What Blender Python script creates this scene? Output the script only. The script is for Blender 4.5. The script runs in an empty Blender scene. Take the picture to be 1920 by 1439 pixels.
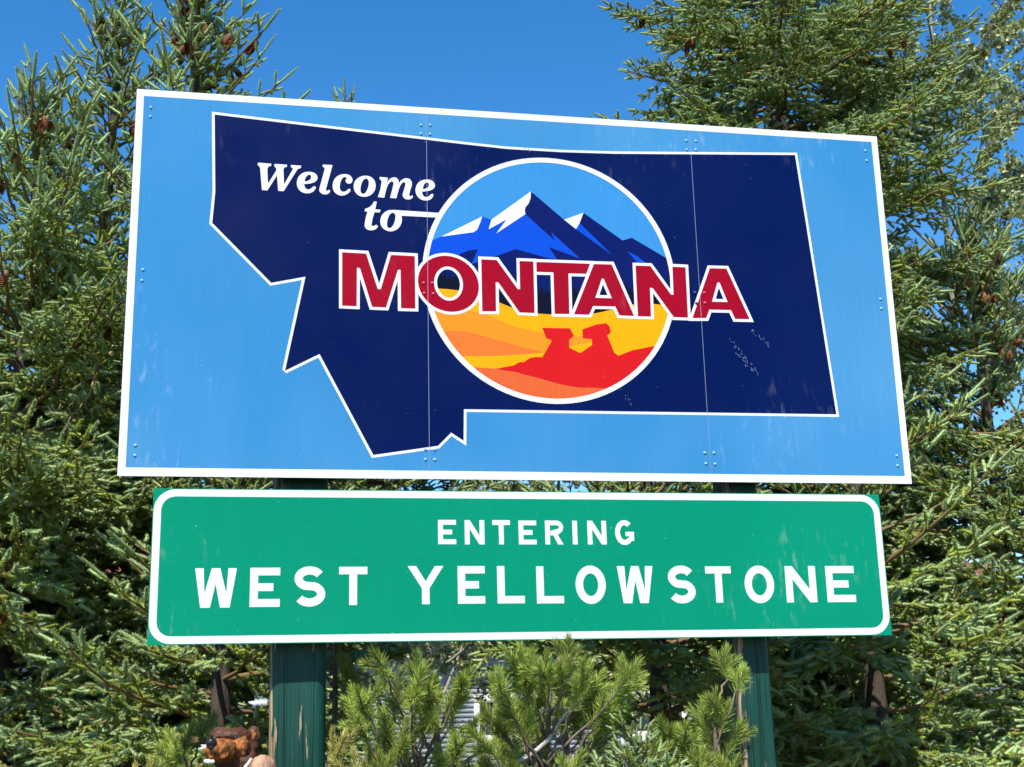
import bpy, bmesh, math, random
import numpy as np
from mathutils import Vector, Matrix
R = math.radians
S = bpy.context.scene
C = S.collection

# ------------------------------------------------------------------ camera, sky, sun, exposure
CAM = np.array([-1.0922, -4.9952, 1.5])
FWD = np.array([0.1898843, 0.94993632, 0.24812283])
RIGHT = np.array([0.98151607, -0.18981247, -0.02444246])
DOWN = np.array([0.02387802, 0.24817778, -0.96842017])
FPX = 2456.0                                     # focal length in pixels of a 1920 px wide frame
cd = bpy.data.cameras.new('camera'); cam = bpy.data.objects.new('camera', cd); C.objects.link(cam)
cd.sensor_width = 36; cd.lens = 36 * FPX / 1920; cd.clip_start = 0.05; cd.clip_end = 3000
m3 = Matrix((RIGHT, -DOWN, -FWD)).transposed()
cam.matrix_world = Matrix.Translation(CAM) @ m3.to_4x4()
S.camera = cam

SUN_EL, SUN_AZ = R(54), R(204)                   # azimuth clockwise from +Y: high, behind the camera, from the left
w = bpy.data.worlds.new('World'); S.world = w; w.use_nodes = True
nt = w.node_tree; bg = nt.nodes['Background']
sky = nt.nodes.new('ShaderNodeTexSky'); sky.sky_type = 'NISHITA'; sky.sun_disc = False
sky.sun_elevation = SUN_EL; sky.sun_rotation = SUN_AZ; sky.altitude = 2000
sky.air_density = 1.15; sky.dust_density = 0.0; sky.ozone_density = 2.6
hsv = nt.nodes.new('ShaderNodeHueSaturation'); hsv.inputs['Saturation'].default_value = 1.34     # the photograph's vivid mountain blue
nt.links.new(sky.outputs[0], hsv.inputs['Color']); nt.links.new(hsv.outputs[0], bg.inputs[0]); bg.inputs[1].default_value = 0.125
sd = bpy.data.lights.new('sun', 'SUN'); sun = bpy.data.objects.new('sun', sd); C.objects.link(sun)
sd.energy = 5.0; sd.angle = R(0.5); sd.color = (1, 0.955, 0.88)
ts = Vector((math.sin(SUN_AZ) * math.cos(SUN_EL), math.cos(SUN_AZ) * math.cos(SUN_EL), math.sin(SUN_EL)))
sun.rotation_euler = ts.to_track_quat('Z', 'Y').to_euler()
vs = S.view_settings; vs.view_transform = 'Standard'; vs.look = 'None'; vs.gamma = 1; vs.exposure = 0.85
try: vs.use_curve_mapping = False
except Exception: pass

def at(u, v, Y):
    """the place at depth Y behind the sign that a 1920 x 1439 picture shows at u, v"""
    d = FWD + RIGHT * (u - 960) / FPX + DOWN * (v - 719.5) / FPX
    return CAM + d * (Y - CAM[1]) / d[1]

# ------------------------------------------------------------------ helpers
def tag(o, label=None, cat=None, group=None, kind=None):
    if label: o['label'] = label
    if cat: o['category'] = cat
    if group: o['group'] = group
    if kind: o['kind'] = kind
    return o
def empty(name, loc, rz=0, **k):
    o = bpy.data.objects.new(name, None); C.objects.link(o); o.empty_display_size = 0.1
    o.location = [float(a) for a in loc]; o.rotation_euler = (0, 0, rz)
    return tag(o, **k)
def link(name, mesh, parent=None, loc=None, rot=None, scale=None):
    o = bpy.data.objects.new(name, mesh); C.objects.link(o); o.parent = parent
    if loc is not None: o.location = [float(a) for a in loc]
    if rot is not None: o.rotation_euler = rot
    if scale is not None: o.scale = (scale,) * 3 if not hasattr(scale, '__len__') else scale
    return o
def mesh_np(name, verts, faces, mats, midx=None, smooth=False):
    """verts (n,3); faces: list of int arrays (k,3) or (k,4)"""
    me = bpy.data.meshes.new(name)
    verts = np.asarray(verts, np.float32).reshape(-1, 3)
    loops = np.concatenate([f.ravel() for f in faces]).astype(np.int32)
    tot = np.concatenate([np.full(len(f), f.shape[1]) for f in faces]).astype(np.int32)
    start = np.concatenate([[0], np.cumsum(tot)[:-1]]).astype(np.int32)
    me.vertices.add(len(verts)); me.vertices.foreach_set('co', verts.ravel())
    me.loops.add(len(loops)); me.loops.foreach_set('vertex_index', loops)
    me.polygons.add(len(tot)); me.polygons.foreach_set('loop_start', start); me.polygons.foreach_set('loop_total', tot)
    for m in mats: me.materials.append(m)
    if midx is not None: me.polygons.foreach_set('material_index', np.asarray(midx, np.int32))
    if smooth: me.polygons.foreach_set('use_smooth', np.ones(len(tot), bool))
    me.update(calc_edges=True); me.validate()
    return me
class Geo:
    """collects triangles and quads with a material slot each"""
    def __init__(s): s.v = []; s.n = 0; s.f3 = []; s.f4 = []; s.m3 = []; s.m4 = []
    def add(s, v, f, m=0):
        v = np.asarray(v, float).reshape(-1, 3); f = np.asarray(f, int)
        (s.f3 if f.shape[1] == 3 else s.f4).append(f + s.n); (s.m3 if f.shape[1] == 3 else s.m4).append(np.full(len(f), m))
        s.v.append(v); s.n += len(v)
    def mesh(s, name, mats, smooth=False):
        faces = []; idx = []
        if s.f3: faces.append(np.concatenate(s.f3)); idx.append(np.concatenate(s.m3))
        if s.f4: faces.append(np.concatenate(s.f4)); idx.append(np.concatenate(s.m4))
        return mesh_np(name, np.concatenate(s.v), faces, mats, np.concatenate(idx), smooth)
    def tube(s, pts, rad, k=6, m=0, cap=True):
        pts = np.asarray(pts, float); n = len(pts); rad = np.broadcast_to(rad, n)
        t = np.gradient(pts, axis=0); t /= np.linalg.norm(t, axis=1)[:, None] + 1e-12
        ref = np.array([0, 0, 1.]) if abs(t[0][2]) < .9 else np.array([1., 0, 0])
        V = []
        for i in range(n):
            a = np.cross(t[i], ref); a /= np.linalg.norm(a) + 1e-12; b = np.cross(t[i], a)
            th = np.arange(k) * 2 * np.pi / k
            V.append(pts[i] + rad[i] * (np.cos(th)[:, None] * a + np.sin(th)[:, None] * b))
        F = [[i * k + j, i * k + (j + 1) % k, (i + 1) * k + (j + 1) % k, (i + 1) * k + j] for i in range(n - 1) for j in range(k)]
        s.add(np.concatenate(V), F, m)
        if cap and k > 2:
            s.add(np.concatenate([V[-1], [pts[-1] + t[-1] * rad[-1] * .6]]), [[j, (j + 1) % k, k] for j in range(k)], m)
    def box(s, lo, hi, m=0):
        x0, y0, z0 = lo; x1, y1, z1 = hi
        s.add([(x0, y0, z0), (x1, y0, z0), (x1, y1, z0), (x0, y1, z0), (x0, y0, z1), (x1, y0, z1), (x1, y1, z1), (x0, y1, z1)],
              [(3, 2, 1, 0), (4, 5, 6, 7), (0, 1, 5, 4), (1, 2, 6, 5), (2, 3, 7, 6), (3, 0, 4, 7)], m)

# ------------------------------------------------------------------ materials
def mat(name, col, rough=.6, spec=.3, var=None, bump=0, bscale=60, objvar=0, metal=0, thin=0):
    """plain principled material; var = (scale, amount, (sx,sy,sz)) noise variation, objvar = brightness change from object to object"""
    m = bpy.data.materials.new(name); m.use_nodes = True; t = m.node_tree; N = t.nodes; L = t.links
    b = N['Principled BSDF']; b.inputs['Base Color'].default_value = (*col, 1); b.inputs['Roughness'].default_value = rough
    b.inputs['Specular IOR Level'].default_value = spec; b.inputs['Metallic'].default_value = metal
    src = None
    if var or objvar or bump:
        tc = N.new('ShaderNodeTexCoord'); mp = N.new('ShaderNodeMapping'); L.new(tc.outputs['Object'], mp.inputs[0])
    if var:
        mp.inputs['Scale'].default_value = var[2] if len(var) > 2 else (1, 1, 1)
        nz = N.new('ShaderNodeTexNoise'); nz.inputs['Scale'].default_value = var[0]; nz.inputs['Detail'].default_value = 5
        L.new(mp.outputs[0], nz.inputs['Vector'])
        mr = N.new('ShaderNodeMapRange'); L.new(nz.outputs[0], mr.inputs[0])
        mr.inputs[1].default_value = .3; mr.inputs[2].default_value = .7
        mr.inputs[3].default_value = 1 - var[1]; mr.inputs[4].default_value = 1 + var[1]
        src = mr.outputs[0]
    if objvar:
        oi = N.new('ShaderNodeObjectInfo'); mo = N.new('ShaderNodeMapRange'); L.new(oi.outputs['Random'], mo.inputs[0])
        mo.inputs[3].default_value = 1 - objvar; mo.inputs[4].default_value = 1 + objvar
        if src:
            mu = N.new('ShaderNodeMath'); mu.operation = 'MULTIPLY'; L.new(src, mu.inputs[0]); L.new(mo.outputs[0], mu.inputs[1]); src = mu.outputs[0]
        else: src = mo.outputs[0]
    if src:
        hs = N.new('ShaderNodeHueSaturation'); hs.inputs['Color'].default_value = (*col, 1); L.new(src, hs.inputs['Value'])
        L.new(hs.outputs[0], b.inputs['Base Color'])
    if bump:
        n2 = N.new('ShaderNodeTexNoise'); n2.inputs['Scale'].default_value = bscale; n2.inputs['Detail'].default_value = 4
        L.new(mp.outputs[0], n2.inputs['Vector'])
        bp = N.new('ShaderNodeBump'); bp.inputs['Strength'].default_value = bump; bp.inputs['Distance'].default_value = .01
        L.new(n2.outputs[0], bp.inputs['Height']); L.new(bp.outputs[0], b.inputs['Normal'])
    if thin:                                       # light passing through leaf or needle
        tr = N.new('ShaderNodeBsdfTranslucent'); ms = N.new('ShaderNodeMixShader'); ms.inputs[0].default_value = thin
        if src: L.new(hs.outputs[0], tr.inputs[0])
        else: tr.inputs[0].default_value = (*col, 1)
        L.new(b.outputs[0], ms.inputs[1]); L.new(tr.outputs[0], ms.inputs[2]); L.new(ms.outputs[0], N['Material Output'].inputs[0])
    return m

def sheeting(name, col, wear=.25, lines=False, fade_glare=None):
    """retroreflective sign film: faint cell pattern, dusty scuffs, pale streaks that hint at sun glare"""
    col = tuple(c * .91 for c in col); fade_glare = fade_glare and tuple(c * .91 for c in fade_glare)
    m = bpy.data.materials.new(name); m.use_nodes = True; t = m.node_tree; N = t.nodes; L = t.links
    b = N['Principled BSDF']; b.inputs['Roughness'].default_value = .45; b.inputs['Specular IOR Level'].default_value = .06
    tc = N.new('ShaderNodeTexCoord')
    def noise(scale, sc, detail=4, rot=0):
        mp = N.new('ShaderNodeMapping'); mp.inputs['Scale'].default_value = sc; mp.inputs['Rotation'].default_value = (0, rot, 0)
        L.new(tc.outputs['Object'], mp.inputs[0])
        n = N.new('ShaderNodeTexNoise'); n.inputs['Scale'].default_value = scale; n.inputs['Detail'].default_value = detail
        L.new(mp.outputs[0], n.inputs['Vector']); return n.outputs[0]
    def ramp(x, lo, hi, a, c):
        r = N.new('ShaderNodeMapRange'); L.new(x, r.inputs[0])
        for i, q in enumerate((lo, hi, a, c)): r.inputs[i + 1].default_value = q
        return r.outputs[0]
    def op(o, x, y):
        q = N.new('ShaderNodeMath'); q.operation = o
        for i, z in enumerate((x, y)):
            if isinstance(z, (int, float)): q.inputs[i].default_value = z
            else: L.new(z, q.inputs[i])
        return q.outputs[0]
    val = op('MULTIPLY', ramp(noise(.9, (1, 1, 1), 3), .3, .7, .95, 1.05), ramp(noise(9, (7, 1, .35), 4), .3, .7, .975, 1.025))
    cell = N.new('ShaderNodeTexVoronoi'); cell.inputs['Scale'].default_value = 130; L.new(tc.outputs['Object'], cell.inputs['Vector'])
    val = op('MULTIPLY', val, ramp(cell.outputs['Distance'], 0, .6, .96, 1.03))
    if lines:
        wv = N.new('ShaderNodeTexWave'); wv.bands_direction = 'Z'; wv.inputs['Scale'].default_value = 9; wv.inputs['Distortion'].default_value = .4
        L.new(tc.outputs['Object'], wv.inputs['Vector']); val = op('MULTIPLY', val, ramp(wv.outputs[1], 0, .25, .965, 1.0))
    hs = N.new('ShaderNodeHueSaturation'); hs.inputs['Color'].default_value = (*col, 1); L.new(val, hs.inputs['Value'])
    base = hs.outputs[0]
    if fade_glare:                                       # paler streaky areas of the film: fading, and sun glare hinted in its colour
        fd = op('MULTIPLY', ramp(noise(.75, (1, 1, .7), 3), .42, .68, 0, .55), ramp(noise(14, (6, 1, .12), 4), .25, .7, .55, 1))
        mf = N.new('ShaderNodeMix'); mf.data_type = 'RGBA'; L.new(fd, mf.inputs[0]); L.new(base, mf.inputs[6]); mf.inputs[7].default_value = (*fade_glare, 1); base = mf.outputs[2]
    patch = ramp(noise(1.7, (1, 1, 1), 2), .56, .70, 0, 1)
    scuff = op('MULTIPLY', patch, ramp(noise(38, (1, 1, .3), 6), .56, .72, 0, wear))
    speck = ramp(noise(75, (1, 1, 1), 2), .76, .80, 0, wear * 1.5)
    f = op('MAXIMUM', scuff, speck)
    mx = N.new('ShaderNodeMix'); mx.data_type = 'RGBA'; L.new(f, mx.inputs[0]); L.new(base, mx.inputs[6])
    mx.inputs[7].default_value = tuple(.45 + .5 * c for c in col) + (1,)
    L.new(mx.outputs[2], b.inputs['Base Color'])
    L.new(ramp(noise(3, (1, 1, 1), 3), .3, .7, .3, .5), b.inputs['Roughness'])
    return m

M = {}
M['blue'] = sheeting('sheeting_sky_blue', (0.034, 0.195, 0.415), .2, fade_glare=(.13, .32, .50))
M['navy'] = sheeting('sheeting_navy', (0.0003, 0.0058, 0.060), .1, fade_glare=(.003, .014, .085))
M['white'] = sheeting('sheeting_white', (0.608, 0.6232, 0.6384), .0)
M['crimson'] = sheeting('sheeting_crimson', (0.2736, 0.00152, 0.01368), .08)
M['green'] = sheeting('sheeting_green', (0.0008, 0.212, 0.118), .2, True, fade_glare=(.004, .245, .15))
M['e_sky'] = sheeting('print_sky', (0.0342, 0.2052, 0.4712), .15)
M['e_blue'] = sheeting('print_blue', (0.00304, 0.057, 0.4712), .1)
M['e_navy'] = sheeting('print_navy', (0.0019, 0.0076, 0.0874), .1)
M['e_forest'] = sheeting('print_forest', (0.00228, 0.00456, 0.0152), .05)
M['e_yellow'] = sheeting('print_yellow', (0.6536, 0.304, 0.00304), .1)
M['e_amber'] = sheeting('print_amber', (0.6308, 0.2128, 0.01368), .1)
M['e_orange'] = sheeting('print_orange', (0.608, 0.1406, 0.0228), .1)
M['e_coral'] = sheeting('print_coral', (0.5624, 0.0988, 0.0266), .1)
M['e_red'] = sheeting('print_red', (0.5016, 0.00836, 0.01064), .12)
M['scratch'] = mat('scraped_film', (.16, .19, .30), .7)
M['seam'] = mat('film_seam', (.22, .25, .42), .6)
M['alu'] = mat('aluminium_back', (.5, .5, .5), .45, .5, metal=.8)
M['bolt_blue'] = mat('bolt_blue_film', (.20, .42, .62), .35, .5)
M['bolt_red'] = mat('bolt_red_film', (.5, .08, .11), .4, .5)
M['bolt_navy'] = mat('bolt_navy_film', (.05, .07, .2), .35, .5)
M['steel'] = mat('galvanised_steel', (.35, .36, .37), .4, .5, metal=.9)
M['beam'] = mat('stained_beam', (.03, .028, .025), .8, .2, var=(6, .3, (.3, 3, 3)))
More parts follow.
